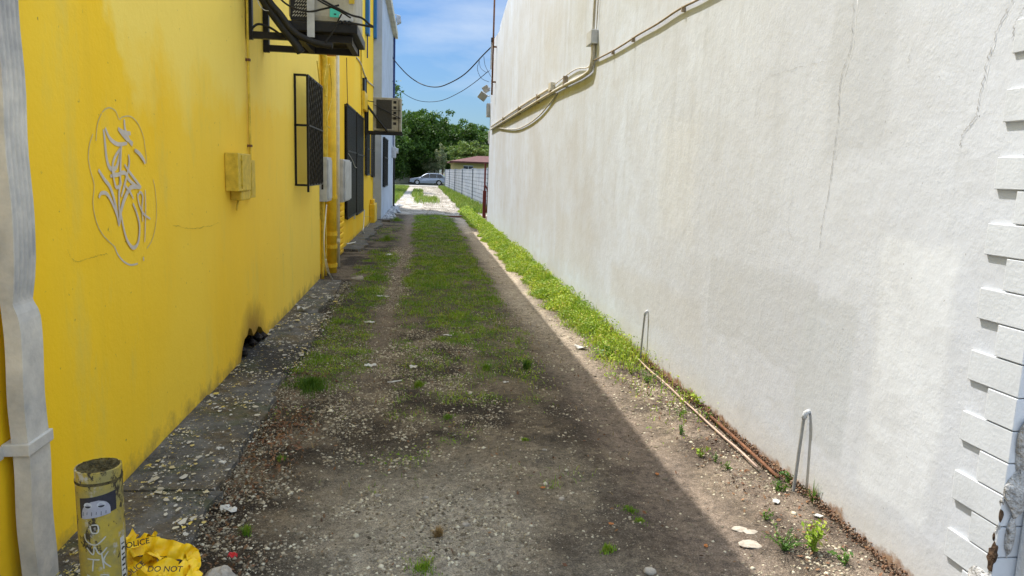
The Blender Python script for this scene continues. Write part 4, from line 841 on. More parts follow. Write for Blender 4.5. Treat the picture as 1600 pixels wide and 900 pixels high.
# trees
MT['leaf_dark'] = island('dark leaves', [(0.025, 0.07, 0.012), (0.06, 0.13, 0.02), (0.09, 0.17, 0.03), (0.04, 0.09, 0.015)], 0.5, 0.3)
MT['leaf_mid'] = island('green leaves', [(0.04, 0.09, 0.018), (0.07, 0.15, 0.03), (0.10, 0.18, 0.035), (0.05, 0.10, 0.02)], 0.5, 0.3)
MT['leaf_lite'] = island('light leaves', [(0.13, 0.20, 0.05), (0.19, 0.26, 0.08), (0.10, 0.17, 0.04)], 0.5, 0.3)
MT['leaf_pale'] = island('pale flowering leaves', [(0.12, 0.18, 0.07), (0.35, 0.38, 0.26), (0.18, 0.24, 0.10)], 0.5, 0.3)
def crown(name, parent, c, rad, nclump, nleaf, size, mat, seed, clump_r=0.23, low=-0.85):
    rg = np.random.default_rng(seed); c = np.array(c); rad = np.array(rad)
    d_ = rg.normal(size=(nclump, 3)); d_ /= np.linalg.norm(d_, axis=1)[:, None]; rr = rg.random(nclump)**0.45
    lob = 0.82+0.28*np.sin(d_[:, 0]*5+seed)*np.cos(d_[:, 1]*4+seed*2)+0.18*np.sin(d_[:, 2]*7+seed)
    cc_ = d_*rr[:, None]*lob[:, None]; cc_ = cc_[cc_[:, 2] > low]; n_ = len(cc_); cs = clump_r*(0.6+0.8*rg.random(n_))
    o_ = rg.normal(size=(n_, nleaf, 3)); o_ /= np.linalg.norm(o_, axis=2)[:, :, None]; o_ *= (rg.random((n_, nleaf, 1))**0.5)*cs[:, None, None]; o_[:, :, 2] *= 0.6
    P_ = ((cc_[:, None]+o_)*rad+c).reshape(-1, 3); N_ = len(P_)
    u = rg.normal(size=(N_, 3)); u /= np.linalg.norm(u, axis=1)[:, None]; w2_ = rg.normal(size=(N_, 3)); w2_[:, 2] += 0.0; v = np.cross(u, w2_); v /= np.linalg.norm(v, axis=1)[:, None]
    s_ = size*(0.6+0.8*rg.random((N_, 1))); Q = np.stack([P_-u*s_, P_-v*s_*0.45, P_+u*s_, P_+v*s_*0.45], 1).reshape(-1, 3)
    return fast_mesh(name, Q, np.arange(N_*4).reshape(-1, 4), mat, parent)
def tree(name, label, base, c, rad, ncl, nl, size, mat, seed, trunk=0.25, cr=0.23, group=None, low=-0.85):
    t = thing(name, label, 'tree', base, group); b0 = Vector(base); cv = Vector(c); m_ = MB()
    top = cv+Vector((0, 0, rad[2]*0.3)); m_.tube(smooth_path([b0, b0.lerp(cv, .5)+Vector((.1, 0, 0)), cv, top], 4), [trunk*(1-0.6*i/12) for i in range(13)], 8)
    rg = random.Random(seed)
    for i in range(9):
        s_ = b0.lerp(top, rg.uniform(.35, .9)); e = cv+Vector((rg.uniform(-.7, .7)*rad[0], rg.uniform(-.7, .7)*rad[1], rg.uniform(-.2, .75)*rad[2]))
        m_.tube(smooth_path([s_, s_.lerp(e, .5)+Vector((0, 0, .25)), e], 4), [trunk*.4*(1-.8*k/8) for k in range(9)], 6)
    m_.build('trunk', 'bark', t); crown('crown', t, c, rad, ncl, nl, size, mat, seed, cr, low); return t
def cx_at(px, y_): return at(px, 260, 1, y_).x
def cz_at(py, y_, px=660): return at(px, py, 1, y_).z
tree('shade_tree', 'broad dark green tree overhanging the parked car', (-1.4, 96, 0), (-0.9, 95, 5.2), (4.7, 4.5, 5.2), 620, 85, 0.16, 'leaf_dark', 4, 0.4, 0.2)
tree('shade_tree', 'mid green tree right of the dark one, above the house', (3.8, 101, 0), (4.0, 101, 4.9), (4.0, 4, 3.6), 420, 85, 0.17, 'leaf_mid', 9, 0.3, 0.2)
tree('shade_tree', 'dark green tree at far right, partly behind the white wall', (8.6, 104, 0), (8.4, 104, 4.4), (4.2, 4, 3.6), 380, 80, 0.18, 'leaf_mid', 15, 0.3, 0.2)
tree('shade_tree', 'dark tree whose leafy top shows above the far air conditioner', (-4.6, 58, 0), (-3.35, 58, 5.0), (2.0, 4.2, 3.2), 300, 70, 0.12, 'leaf_mid', 21, 0.28, 0.22)
tree('shade_tree', 'deep dark tree low behind the white building meters', (-5.5, 90, 0), (-4.4, 90, 3.9), (3.6, 3, 3.8), 420, 70, 0.16, 'leaf_dark', 25, 0.3, 0.22)
tree('round_shrub', 'light yellow-green bushy tree just above the red roof', (4.8, 84, 0), (5.1, 83.5, 3.7), (2.1, 1.8, 1.6), 190, 75, 0.13, 'leaf_lite', 31, 0.15, 0.25)
tree('round_shrub', 'light green small tree above the right end of the red roof', (8.0, 86, 0), (7.9, 85, 3.5), (1.9, 1.8, 1.4), 150, 65, 0.13, 'leaf_lite', 33, 0.15, 0.25)
tree('flowering_shrub', 'pale leafy shrub against the dark tree above the parked car', (1.6, 92.5, 0), (1.3, 92.5, 2.5), (1.8, 1.2, 1.3), 60, 45, 0.13, 'leaf_pale', 41, 0.08, 0.3)
tree('flowering_shrub', 'slender pale shrub reaching up left of the house', (2.4, 90, 0), (2.3, 90, 3.2), (0.7, 0.8, 1.9), 45, 45, 0.12, 'leaf_pale', 43, 0.08, 0.33)
for i, (x_, y_, s_, lb) in enumerate([(-14, 104, 5, 'leafy tree far left beyond the garden wall'), (16, 100, 4.4, 'leafy tree far right beyond the house'), (24, 96, 4.6, 'rightmost leafy tree beyond the house'), (-26, 102, 5, 'leftmost leafy tree beyond the garden wall')]):
    tree('shade_tree', lb, (x_, y_, 0), (x_, y_, s_), (4.8, 4, s_*0.8), 160, 50, 0.22, 'leaf_mid', 60+i, 0.3, 0.25)

# ------------------------------------------------------------------ grass, weeds, gravel, litter
def blades(n_, x, y, h, wd, lean, rng=RNG, zoff=0.0):
    """5-vertex tapering blades"""
    a = rng.random(n_)*2*PI; ux, uy = np.cos(a), np.sin(a); ln = lean*rng.random(n_); dx, dy = -uy*ln*h, ux*ln*h; z0 = gz(x, y)-0.006+zoff
    V_ = np.zeros((n_, 5, 3))
    V_[:, 0] = np.stack([x-ux*wd, y-uy*wd, z0], 1); V_[:, 1] = np.stack([x+ux*wd, y+uy*wd, z0], 1)
    mx_, my_, mz_ = x+dx*0.35, y+dy*0.35, z0+h*0.6*np.sqrt(np.clip(1-ln**2*0.3, .1, 1))
    V_[:, 2] = np.stack([mx_-ux*wd*.8, my_-uy*wd*.8, mz_], 1); V_[:, 3] = np.stack([mx_+ux*wd*.8, my_+uy*wd*.8, mz_], 1)
    V_[:, 4] = np.stack([x+dx, y+dy, z0+h*np.sqrt(np.clip(1-ln**2*0.7, .1, 1))], 1)
    k = 5*np.arange(n_)[:, None]; F_ = np.concatenate([k+np.array([[0, 1, 3]]), k+np.array([[0, 3, 2]]), k+np.array([[2, 3, 4]])], 0); return V_.reshape(-1, 3), F_
def leaves(n_, x, y, z, size, rng=RNG, up=0.8):
    """small pointed leaf quads, mostly facing up"""
    nn = rng.normal(size=(n_, 3))*np.array([1, 1, .5]); nn[:, 2] = np.abs(nn[:, 2])+up; nn /= np.linalg.norm(nn, axis=1)[:, None]
    t = rng.normal(size=(n_, 3)); u = np.cross(nn, t); u /= np.linalg.norm(u, axis=1)[:, None]; v = np.cross(nn, u); P_ = np.stack([x, y, z], 1); s_ = size[:, None]
    Q = np.stack([P_-u*s_, P_-v*s_*.5, P_+u*s_, P_+v*s_*.5], 1).reshape(-1, 3); return Q, np.arange(n_*4).reshape(-1, 4)
def sample(n_, x0, x1, y0, y1, mf, ypow=1.0):
    x = RNG.uniform(x0, x1, n_); y = y0+(y1-y0)*RNG.random(n_)**ypow; k = RNG.random(n_) < mf(x, y); return x[k], y[k]
MT['grass'] = island('shaded grass', [(0.11, 0.23, 0.012), (0.18, 0.33, 0.018), (0.29, 0.43, 0.035), (0.13, 0.27, 0.015), (0.42, 0.37, 0.12)], 0.6, 0.25)
MT['tuft'] = island('deep green grass', [(0.05, 0.12, 0.012), (0.09, 0.18, 0.02), (0.13, 0.23, 0.03)], 0.6, 0.25)
MT['weed'] = island('bright weeds', [(0.14, 0.26, 0.02), (0.26, 0.40, 0.035), (0.38, 0.50, 0.06), (0.17, 0.30, 0.025), (0.48, 0.46, 0.13)], 0.55, 0.3)
MT['fargrass'] = island('drive grass', [(0.10, 0.19, 0.02), (0.16, 0.26, 0.03), (0.22, 0.31, 0.05), (0.24, 0.24, 0.08)], 0.6, 0.25)
MT['seed'] = island('weed leaves', [(0.06, 0.14, 0.03), (0.11, 0.22, 0.04), (0.16, 0.28, 0.05)], 0.5, 0.3)
MT['dry'] = island('dry grass', [(0.30, 0.22, 0.10), (0.22, 0.16, 0.07), (0.36, 0.28, 0.14)], 0.7, 0.2)
x, y = sample(420000, -1.2, 1.3, 3.6, 28, lambda a, b_: masks(a, b_)[0]**1.3*np.where(b_ < 14, 1.0, 0.6)*(0.08+0.92*sst(0.44, 0.60, 0.5*fbm(a+2, b_-4, 5.5, 3)+0.5*fbm(a, b_+8, 1.9, 3))), 1.5); n_ = len(x)
h_ = RNG.uniform(0.012, 0.05, n_)*(0.35+1.2*fbm(x, y, 2.3))*(1+0.015*y); V_, F_ = blades(n_, x, y, h_, 0.0012+0.0002*y, 1.9)
tag(fast_mesh('grass', V_, F_, 'grass'), 'short green grass along the middle and left of the shaded alley', 'grass', kind='stuff')
x, y = sample(110000, -1.2, 1.3, 4, 28, lambda a, b_: masks(a, b_)[0]*(0.15+0.85*sst(0.42, 0.6, fbm(a-2, b_+4, 4.5, 3))), 1.3); n_ = len(x); Q, F_ = leaves(n_, x, y, gz(x, y)+RNG.uniform(0.004, 0.03, n_), RNG.uniform(0.004, 0.009, n_)*(1+0.05*y))
tag(fast_mesh('clover', Q, F_, 'grass'), 'low clover leaves mixed in the shaded grass', 'ground cover', kind='stuff')
x, y = sample(9000, -1.0, 1.3, 3.5, 14, lambda a, b_: 0.12+0.5*masks(a, b_)[0]); n_ = len(x); V_, F_ = blades(n_, x, y, RNG.uniform(0.02, 0.05, n_), 0.0014+0.0002*y, 1.6)
tag(fast_mesh('dry_grass', V_, F_, 'dry'), 'dry straw-coloured blades scattered over the alley', 'grass', kind='stuff')
# right verge
def vm(a, b_): return masks(a, b_)[1]
x, y = sample(100000, 1.45, 2.02, 4.2, 32, vm, 1.2); n_ = len(x); V_, F_ = blades(n_, x, y, RNG.uniform(0.02, 0.12, n_)*(0.35+1.0*sst(1.55, 1.9, x)+0.01*y)*(0.4+1.2*fbm(x-6, y, 2.5)), 0.0018+0.00025*y, 1.0)
tag(fast_mesh('verge_grass', V_, F_, 'weed'), 'bright sunlit grass along the foot of the white wall', 'grass', kind='stuff')
x, y = sample(120000, 1.45, 2.02, 4.2, 32, vm, 1.25); n_ = len(x); hh = 0.015+0.19*RNG.random(n_)*(0.25+fbm(x*1.0, y, 3)*1.2)*sst(1.45, 1.85, x)
Q, F_ = leaves(n_, x, y, gz(x, y)+hh, RNG.uniform(0.006, 0.013, n_)*(1+0.045*y)); tag(fast_mesh('verge_weeds', Q, F_, 'weed'), 'dense leafy weeds along the foot of the white wall', 'ground cover', kind='stuff')
# far sunlit grass
x, y = sample(90000, -4.5, 3.2, 28, 78, lambda a, b_: masks(a, b_)[2]); k = ~((x < -1.25) & (y < 35)); x, y = x[k], y[k]; n_ = len(x)
V_, F_ = blades(n_, x, y, RNG.uniform(0.08, 0.30, n_), 0.012, 0.9); tag(fast_mesh('far_grass', V_, F_, 'fargrass'), 'sunlit grass beside the drive and the block wall', 'grass', kind='stuff')
# gravel
def gm(a, b_):
    d_ = 0.10+0.90*sst(0.38, 0.6, 0.5*fbm(a+9, b_+4, 1.6)+0.5*fbm(a-3, b_, 5)); l_ = box_m(a, b_, -0.98, 0.55, 1.0, 7.5, 0.1, 1.2); t_ = box_m(a, b_, -0.62, -0.15, 6, 20, 0.08, 1)*0.8; r_ = box_m(a, b_, 1.68, 2.03, 1.5, 6.5, 0.05, 1)*0.8
    o_ = box_m(a, b_, 0.5, 1.7, 1.0, 9.0, 0.1, 1.2)*0.22
    return np.clip(np.maximum.reduce([l_, t_, r_, o_])*d_, 0, 1)
x, y = sample(330000, -1.04, 2.03, 1.9, 16, gm, 1.25); n_ = len(x); sz = 0.0020+0.0075*RNG.random(n_)**3.5*(0.5+fbm(x, y, 1.7))+0.011*(RNG.random(n_) < 0.025)*RNG.random(n_)
V_, F_ = polyhedra(n_, x, y, gz(x, y)-sz*0.05, sz*(1+0.04*y)*1.1, 0.6); tag(fast_mesh('gravel', V_, F_, 'gravel'), 'small pale stones scattered over the alley floor', 'gravel', kind='stuff')
x, y = sample(6000, 0.0, 2.0, 28, 78, lambda a, b_: 0.5+0*a); n_ = len(x)
V_, F_ = polyhedra(n_, x, y, gz(x, y)+0.003, RNG.uniform(0.01, 0.035, n_), 0.5); tag(fast_mesh('drive_gravel', V_, F_, 'gravel'), 'loose stones on the sunlit drive', 'gravel', kind='stuff')
x = -1.0+RNG.normal(0, 0.045, 9000); y = 2.2+8.3*RNG.random(9000)**1.3; k = RNG.random(9000) < 0.15+0.85*sst(0.4, 0.6, fbm(x, y, 2.8)); x, y = x[k], y[k]; n_ = len(x); sz = 0.002+0.006*RNG.random(n_)**3
V_, F_ = polyhedra(n_, x, y, np.where(x < -1.01, 0.052, gz(x, y)+0.012+0.02*RNG.random(n_)), sz*(1+0.04*y), 0.6); tag(fast_mesh('edge_grit', V_, F_, 'gravel'), 'grit and chips gathered along the edge of the concrete strip', 'gravel', kind='stuff')
# leaf litter
MT['litter'] = island('dead leaves', [(0.13, 0.055, 0.028), (0.22, 0.10, 0.045), (0.08, 0.045, 0.025), (0.28, 0.15, 0.07), (0.11, 0.06, 0.03)], 0.7)
def lm(a, b_): return np.clip(box_m(a, b_, -1.0, -0.62, 2.6, 5.4, 0.08, 0.4)*sst(0.35, 0.6, fbm(a, b_+5, 2.5))+0.05+box_m(a, b_, 1.65, 2.03, 2, 7, 0.05, 1)*0.45, 0, 1)
x, y = sample(15000, -1.0, 2.03, 2.2, 9, lm); n_ = len(x); Q, F_ = leaves(n_, x, y, gz(x, y)+0.009, RNG.uniform(0.006, 0.016, n_), up=1.2); tag(fast_mesh('leaf_litter', Q, F_, 'litter'), 'brown dead leaves along the edges of the alley', 'leaf litter', kind='stuff')
x, y = sample(3000, -1.0, -0.5, 2.8, 5.8, lambda a, b_: np.clip(sst(0.36, 0.58, fbm(a+1, b_+5, 2.2))*(1-sst(-0.8, -0.58, a)), 0, 1)); n_ = len(x); Q, F_ = leaves(n_, x, y, gz(x, y)+0.012+0.008*RNG.random(n_), RNG.uniform(0.005, 0.017, n_), up=1.0)
tag(fast_mesh('leaf_litter', Q, F_, 'litter'), 'reddish brown dead leaves drifted against the concrete strip', 'leaf litter', kind='stuff')
# paint flakes on the concrete strip
MT['flake'] = island('paint flakes', [(0.60, 0.58, 0.52), (0.50, 0.47, 0.40), (0.66, 0.50, 0.08), (0.58, 0.57, 0.53), (0.45, 0.40, 0.30)], 0.6)
n_ = 5200; x = -1.45+0.50*RNG.random(n_)**1.1; y = 2.5+7.8*RNG.random(n_)**1.4; k_ = RNG.random(n_) < sst(0.42, 0.62, fbm(x, y, 3.5))+0.06; x, y = x[k_], y[k_]; n_ = len(x); V_ = []; F_ = []; k = 7
ang = np.linspace(0, 2*PI, k, endpoint=False)[None, :]+RNG.random((n_, 1))*6; rr = (0.0015+0.009*RNG.random((n_, 1))**3+0.016*RNG.random((n_, 1))**16)*(1+0.05*y[:, None])*(0.55+0.8*RNG.random((n_, k)))
el = 0.5+RNG.random((n_, 1))*0.5; PX = x[:, None]+rr*np.cos(ang)*el; PY = y[:, None]+rr*np.sin(ang)*1.2; PZ = 0.058+0.010*RNG.random((n_, 1))+0.003*RNG.random((n_, k))
fk = fast_mesh('paint_flakes', np.stack([PX, PY, PZ], 2).reshape(-1, 3), np.arange(n_*k).reshape(-1, k), 'flake'); tag(fk, 'white and yellow paint flakes lying on the dark concrete strip', 'paint flakes', kind='stuff')

# individual scraps, stones, weeds
def scrap(name, label, cat_, px, py, L_, W_, mat, seed, zz=0.0, crumple=0.3, group=None):
    rg = random.Random(seed); g = at(px, py, 2, 0.0); z0 = float(gz(g.x, g.y))+0.006+zz; n1_, n2_ = 5, 4; a = rg.uniform(0, PI); vs = []; fs = []
    for i in range(n1_):
        for j in range(n2_):
            u = (i/(n1_-1)-.5)*L_*(0.75+0.25*math.cos(3*(j/(n2_-1)-.5)))*rg.uniform(.85, 1.1); v = (j/(n2_-1)-.5)*W_*(0.7+0.3*math.cos(3*(i/(n1_-1)-.5)))*rg.uniform(.85, 1.1)
            vs.append((g.x+u*math.cos(a)-v*math.sin(a), g.y+u*math.sin(a)+v*math.cos(a), z0+crumple*W_*rg.random()))
    for i in range(n1_-1):
        for j in range(n2_-1): q = i*n2_+j; fs.append((q, q+1, q+1+n2_, q+n2_))
    m_ = MB(); m_.add(vs, fs); o = m_.build(name, mat); s_ = o.modifiers.new('thick', 'SOLIDIFY'); s_.thickness = 0.003; return tag(o, label, cat_, group)
SC = [(578, 573, .11, .06, 'flat white scrap at the left edge of the grass strip'), (646, 577, .07, .07, 'crumpled white scrap in the start of the central grass'), (617, 597, .13, .02, 'thin white sliver just below the flat white scrap'),
      (700, 527, .10, .03, 'thin pale scrap lying in the middle of the grass'), (599, 462, .20, .04, 'long white scrap on the left wheel track'), (577, 503, .14, .05, 'pale scrap left of the central grass'),
      (907, 545, .14, .10, 'bluish white scrap at the edge of the sunlit strip'), (608, 400, .14, .10, 'small white scrap far up the left track'),
      (790, 602, .05, .03, 'small pale scrap below the last grass tufts'), (1212, 793, .045, .035, 'bright white paper scrap near the pipe stub'), (1278, 818, .05, .025, 'pale scrap between the weeds near the wall'),
      (357, 802, .10, .055, 'large curled white scrap beside the concrete strip'), (712, 333, .3, .1, 'white scrap on the drive by the weeds'), (475, 492, .16, .12, 'crumpled pale paper on the concrete strip before the pipes'), (345, 722, .045, .035, 'round pale flake near the edge of the concrete strip'), (348, 744, .045, .03, 'second round pale flake near the edge of the concrete strip')]
for i, (px, py, l_, w_, lb) in enumerate(SC): scrap('paper_scrap', lb, 'scrap', px, py, l_, w_, 'paper', 100+i, 0.06 if px < 500 and i > 11 else 0, 0.35, 'pale scraps lying on the alley floor')
def rock(label, px, py, r_, seed, mat='stone', fl_=0.5, zz=0, group='single stones on the alley floor', name='rock'):
    g = at(px, py, 2, 0.0); o = lump(name, mat, None, g.x, g.y, float(gz(g.x, g.y))+r_*fl_*0.35+zz, r_, r_*.75, r_*fl_, seed, 10, 7, 0.4); return tag(o, label, 'stone', group)
for i, (px, py, r_, lb) in enumerate([(560, 437, .10, 'brown flat stone in the left grass'), (665, 779, .016, 'pale stone below the middle of the alley'), (877, 779, .018, 'pale stone near the shadow line'), (735, 783, .014, 'dark stone in the sandy foreground'), (1015, 893, .03, 'flat stone at the bottom edge by the shadow'), (728, 822, .02, 'dark grey stone left in the sandy foreground'),
      (800, 690, .012, 'small pale stone right of centre'), (850, 706, .012, 'small pale stone in the dark soil'), (590, 772, .018, 'pale stone in the left gravel')]): rock(lb, px, py, r_, 200+i)
for i, (px, py, r_, lb) in enumerate([(1155, 828, .038, 'round embedded pale slab, topmost of three'), (1172, 833, .034, 'middle embedded pale slab of three'), (1172, 851, .055, 'largest embedded pale slab, lowest of three')]):
    rock(lb, px, py, r_, 230+i, 'stone', 0.12, 0, 'embedded slabs in the sunny wheel track', 'paving_slab')
for i, (px, py, lb) in enumerate([(1027, 737, 'orange leaf on the shadow edge'), (1103, 850, 'orange leaf lower on the shadow edge'), (955, 818, 'orange-brown leaf among the small tufts'), (848, 764, 'yellow leaf in the left gravel')]):
    scrap('dead_leaf', lb, 'leaf', px, py, .028, .018, plain('orange leaf', (0.45, 0.17, 0.05), 0.6, 0.3, 40), 300+i, 0, 0.3, 'single orange leaves')
def weed(label, px, py, h_, n_, sp, seed, mat='seed', name='weed_plant', cat_='weed', group='single weeds', leafs=0.02, X_=None):
    rg = np.random.default_rng(seed); g = at(px, py, 2, 0.0) if X_ is None else Vector((X_[0], X_[1], 0)); z0 = float(gz(g.x, g.y)); t = thing(name, label, cat_, (g.x, g.y, z0), group); m_ = MB(); pos = []
    for i in range(max(3, n_//6)):
        a = rg.random()*2*PI; e = Vector((g.x+math.cos(a)*sp*rg.random(), min(1e9, g.y+math.sin(a)*sp*rg.random()), z0+h_*rg.uniform(.5, 1))); e.x = min(e.x, 2.015)
        pth = smooth_path([(g.x, g.y, z0-0.01), Vector((g.x, g.y, z0)).lerp(e, .5)+Vector((0, 0, h_*.12)), e], 4); m_.tube(pth, 0.0016, 4); pos += pth[2:]
    m_.build('stem', mat, t); P_ = np.array([pos[i] for i in rg.integers(0, len(pos), n_)]); P_ += rg.normal(0, leafs*0.7, P_.shape); P_[:, 0] = np.minimum(P_[:, 0], 2.01); P_[:, 2] = np.maximum(P_[:, 2], z0+.004)
    Q, F_ = leaves(n_, P_[:, 0], P_[:, 1], P_[:, 2], rg.uniform(.6, 1.2, n_)*leafs, rg, 0.6); fast_mesh('foliage', Q, F_, mat, t)
for i, (px, py, h_, n_, sp, lf, lb) in enumerate([(1063, 680, .10, 34, .05, .014, 'small upright weed in the bare soil, farthest of the row'), (1095, 712, .08, 40, .06, .013, 'low weed second in the row by the wall'), (1118, 722, .07, 36, .06, .012, 'feathery weed between two others in the row'),
      (1136, 735, .06, 40, .045, .014, 'bright low weed, nearest of the row'), (1110, 660, .06, 40, .06, .012, 'low weed close to the thin pinkish pipe'), (1075, 628, .10, 70, .09, .014, 'bushy weed at the end of the verge'), (1010, 600, .14, 90, .11, .016, 'leafy weed at the near end of the verge'),
      (1215, 775, .07, 50, .06, .012, 'dark weed beside the bright white scrap'), (1225, 862, .12, 150, .12, .013, 'spreading grassy weed left of the tall leafy one'), (1270, 868, .19, 130, .07, .018, 'tall leafy weed near the wall foot'),
      (1320, 888, .07, 40, .06, .012, 'small weed nearest the wall at bottom'), (1195, 815, .06, 46, .06, .012, 'yellowish weed above the grassy one'), (1232, 763, .09, 60, .05, .015, 'weed at the foot of the nearer pipe stub'), (1090, 640, .12, 60, .05, .015, 'weed against the wall past the pinkish pipe'),
      (405, 540, .15, 22, .06, .016, 'thin light green weed growing at the dark hole'), (1060, 655, .07, 40, .08, .012, 'low weed in a row just beyond the farthest seedling'), (950, 560, .12, 90, .12, .017, 'weed clump leaning out of the verge'), (985, 585, .10, 80, .12, .016, 'low clump below the verge end')]):
    weed(lb, px, py, h_*0.75, n_, sp*1.15, 400+i, ('seed', 'weed', 'seed', 'tuft')[i % 4], leafs=lf*(0.75, 1.0, 0.6)[i % 3])
def tuft(label, px, py, r_, h_, n_, seed, mat='grass'):
    rg = np.random.default_rng(seed); g = at(px, py, 2, 0.0); a = rg.random(n_)*2*PI; rr = np.minimum(np.abs(rg.normal(0, 0.5, n_)), 0.95)*r_*(1 if n_ > 400 else 0.55)*(1+0.45*np.sin(a*2+seed)+0.25*np.sin(a*5+seed)); x_ = g.x+rr*np.cos(a); y_ = g.y+rr*np.sin(a)*1.3; x_ = np.clip(x_, -1.44, 2.01)
    V_, F_ = blades(n_, x_, y_, h_*rg.uniform(.4, 1.2, n_)*np.clip(1.1-0.55*rr/r_, .3, 1), 0.0022, 0.9, rg); tag(fast_mesh('grass_tuft', V_, F_, mat), label, 'grass tuft', 'separate tufts of grass')
for i, (px, py, r_, h_, n_, lb, mt_) in enumerate([(487, 608, .16, .085, 1500, 'thick tuft against the edge of the concrete strip', 'tuft'), (823, 578, .09, .09, 260, 'bright tuft at the near right end of the grass', 'seed'), (655, 604, .10, .05, 260, 'low tuft near the crumpled white scrap', 'grass'),
      (950, 858, .07, .03, 240, 'low mossy tuft in the near foreground', 'grass'), (685, 840, .03, .05, 240, 'dry yellowish tuft in the sandy foreground', 'dry'), (985, 795, .09, .025, 260, 'low green tuft near the shadow line', 'grass'), (1000, 812, .08, .02, 200, 'second low tuft near the shadow line', 'grass'),
      (660, 890, .12, .03, 420, 'dark tuft at the bottom edge of the picture', 'grass'), (760, 580, .10, .05, 300, 'tuft in the thinning central grass', 'grass'), (700, 655, .09, .03, 220, 'thin tuft in the middle gravel', 'grass'), (820, 690, .05, .02, 240, 'flat tuft on dark soil', 'grass'), (1290, 795, .04, .13, 34, 'tall dry blades at the foot of the wall by the nearer pipe stub', 'seed'),
      (385, 835, .05, .05, 120, 'small tuft next to the large curled scrap', 'grass'), (440, 720, .07, .03, 120, 'sparse tuft in the dead leaves', 'grass'), (1315, 690, .001, .01, 1, 'single blade by the white wall', 'seed'), (620, 345, .25, .15, 500, 'tuft beside the rubble of the white building', 'grass'), (605, 375, .2, .14, 500, 'tuft at the edge of the far slabs', 'grass')][:]):
    if n_ > 1: tuft(lb, px, py, r_, h_, n_, 500+i, mt_)

# ------------------------------------------------------------------ bollard with sticker and scribbles
BX, BY, BR, BT = -1.09, 2.52, 0.0725, 0.613
bo = thing('bollard', 'short scratched yellow steel bollard with a dark face sticker', 'bollard', (BX, BY, 0))
b = NB('bollard paint'); n0 = b.noise(9, 6, 0.7); cc = b.mix(b.ramp(n0, 0.4, 0.62), (0.42, 0.31, 0.045), (0.26, 0.22, 0.08)); cc = b.mix(b.ramp(b.noise(16, 6, 0.75, b.scaled((1, 1, .5), (3, 1, 2))), 0.53, 0.57), cc, (0.05, 0.04, 0.025)); cc = b.mix(b.ramp(b.noise(11, 5, 0.7, b.scaled((1, 1, .7), (8, 1, 5))), 0.56, 0.62), cc, (0.40, 0.37, 0.31))
MT['bolp'] = b.fin(cc, 0.6, b.bump(b.noise(50, 4), 0.004))
m = MB(); m.tube([(BX, BY, -0.05), (BX, BY, BT-0.05), (BX, BY, BT)], BR, 40, caps=False); m.tube([(BX, BY, BT), (BX, BY, BT+0.001)], [BR, BR-0.006], 40, caps=False); m.build('post', 'bolp', bo, smooth=True)
vs = [(BX, BY, BT-0.02)]; nR = 6; nS = 40; rg = random.Random(3)
for i in range(1, nR+1):
    for j in range(nS): a = 2*PI*j/nS; rr_ = (BR-0.005)*i/nR; vs.append((BX+rr_*math.cos(a), BY+rr_*math.sin(a), BT-0.018+rg.uniform(0, .012)+(0.010 if i > 4 else 0)))
fs = [(0, 1+j, 1+(j+1) % nS) for j in range(nS)]+[(1+(i-1)*nS+j, 1+i*nS+j, 1+i*nS+(j+1) % nS, 1+(i-1)*nS+(j+1) % nS) for i in range(1, nR) for j in range(nS)]
m = MB(); m.add(vs, fs); MT['fill'] = plain('weathered concrete fill', (0.15, 0.12, 0.05), 0.9, 0.85, 22, 0.02, 60); m.build('concrete_fill', 'fill', bo)
m = MB(); m.tube([(BX, BY, BT-0.045), (BX, BY, BT-0.035)], BR+0.0015, 40, caps=False); m.build('rim_seam', 'fill', bo, smooth=True)
ANG0 = math.atan2(-BY, -BX)             # towards the camera
def oncyl(u, z_, lift): a = ANG0+u/BR; return (BX+(BR+lift)*math.cos(a), BY+(BR+lift)*math.sin(a), z_)
def cylpatch(u0, u1, z0, z1, lift, mat, name, nu=12, parent=bo, tilt=0.0, shape=None):
    m_ = MB(); nz_ = 8; vs = []; fs = []
    for i in range(nu+1):
        for j in range(nz_+1):
            u = u0+(u1-u0)*i/nu; v = z0+(z1-z0)*j/nz_
            if shape: u, v = shape(i/nu, j/nz_, u, v)
            vs.append(oncyl(u, v+tilt*(u-u0), lift))
    for i in range(nu):
        for j in range(nz_): a = i*(nz_+1)+j; fs.append((a, a+nz_+1, a+nz_+2, a+1))
    m_.add(vs, fs); return m_.build(name, mat, parent, recalc=False, smooth=True)
MT['stk'] = plain('dark sticker', (0.035, 0.035, 0.045), 0.45, 0.3, 60); MT['stkf'] = plain('grey sticker print', (0.36, 0.36, 0.40), 0.5, 0.15, 40)
SU0, SU1, SZ0, SZ1 = -0.068, 0.050, 0.455, 0.525
stk_ = cylpatch(SU0, SU1, SZ0, SZ1, 0.0012, 'stk', 'sticker', tilt=0.14)
def dome(fi, fj, u, v): hw = 0.5*math.sqrt(max(0.0, 1-max(0, fj-0.35)**2/0.45)); return (SU0+0.053+(fi-.5)*2*hw*0.047*2*0.5*2, SZ0+0.004+0.056*fj)
cylpatch(0, 1, 0, 1, 0.0018, 'stkf', 'sticker_face', tilt=0.14, parent=stk_, shape=lambda fi, fj, u, v: (SU0+0.052+(fi-.5)*0.090*math.sqrt(max(0.02, 1-max(0, fj-0.3)**2/0.52)), SZ0+0.006+0.058*fj-0.14*(-SU0)*0+0.0))
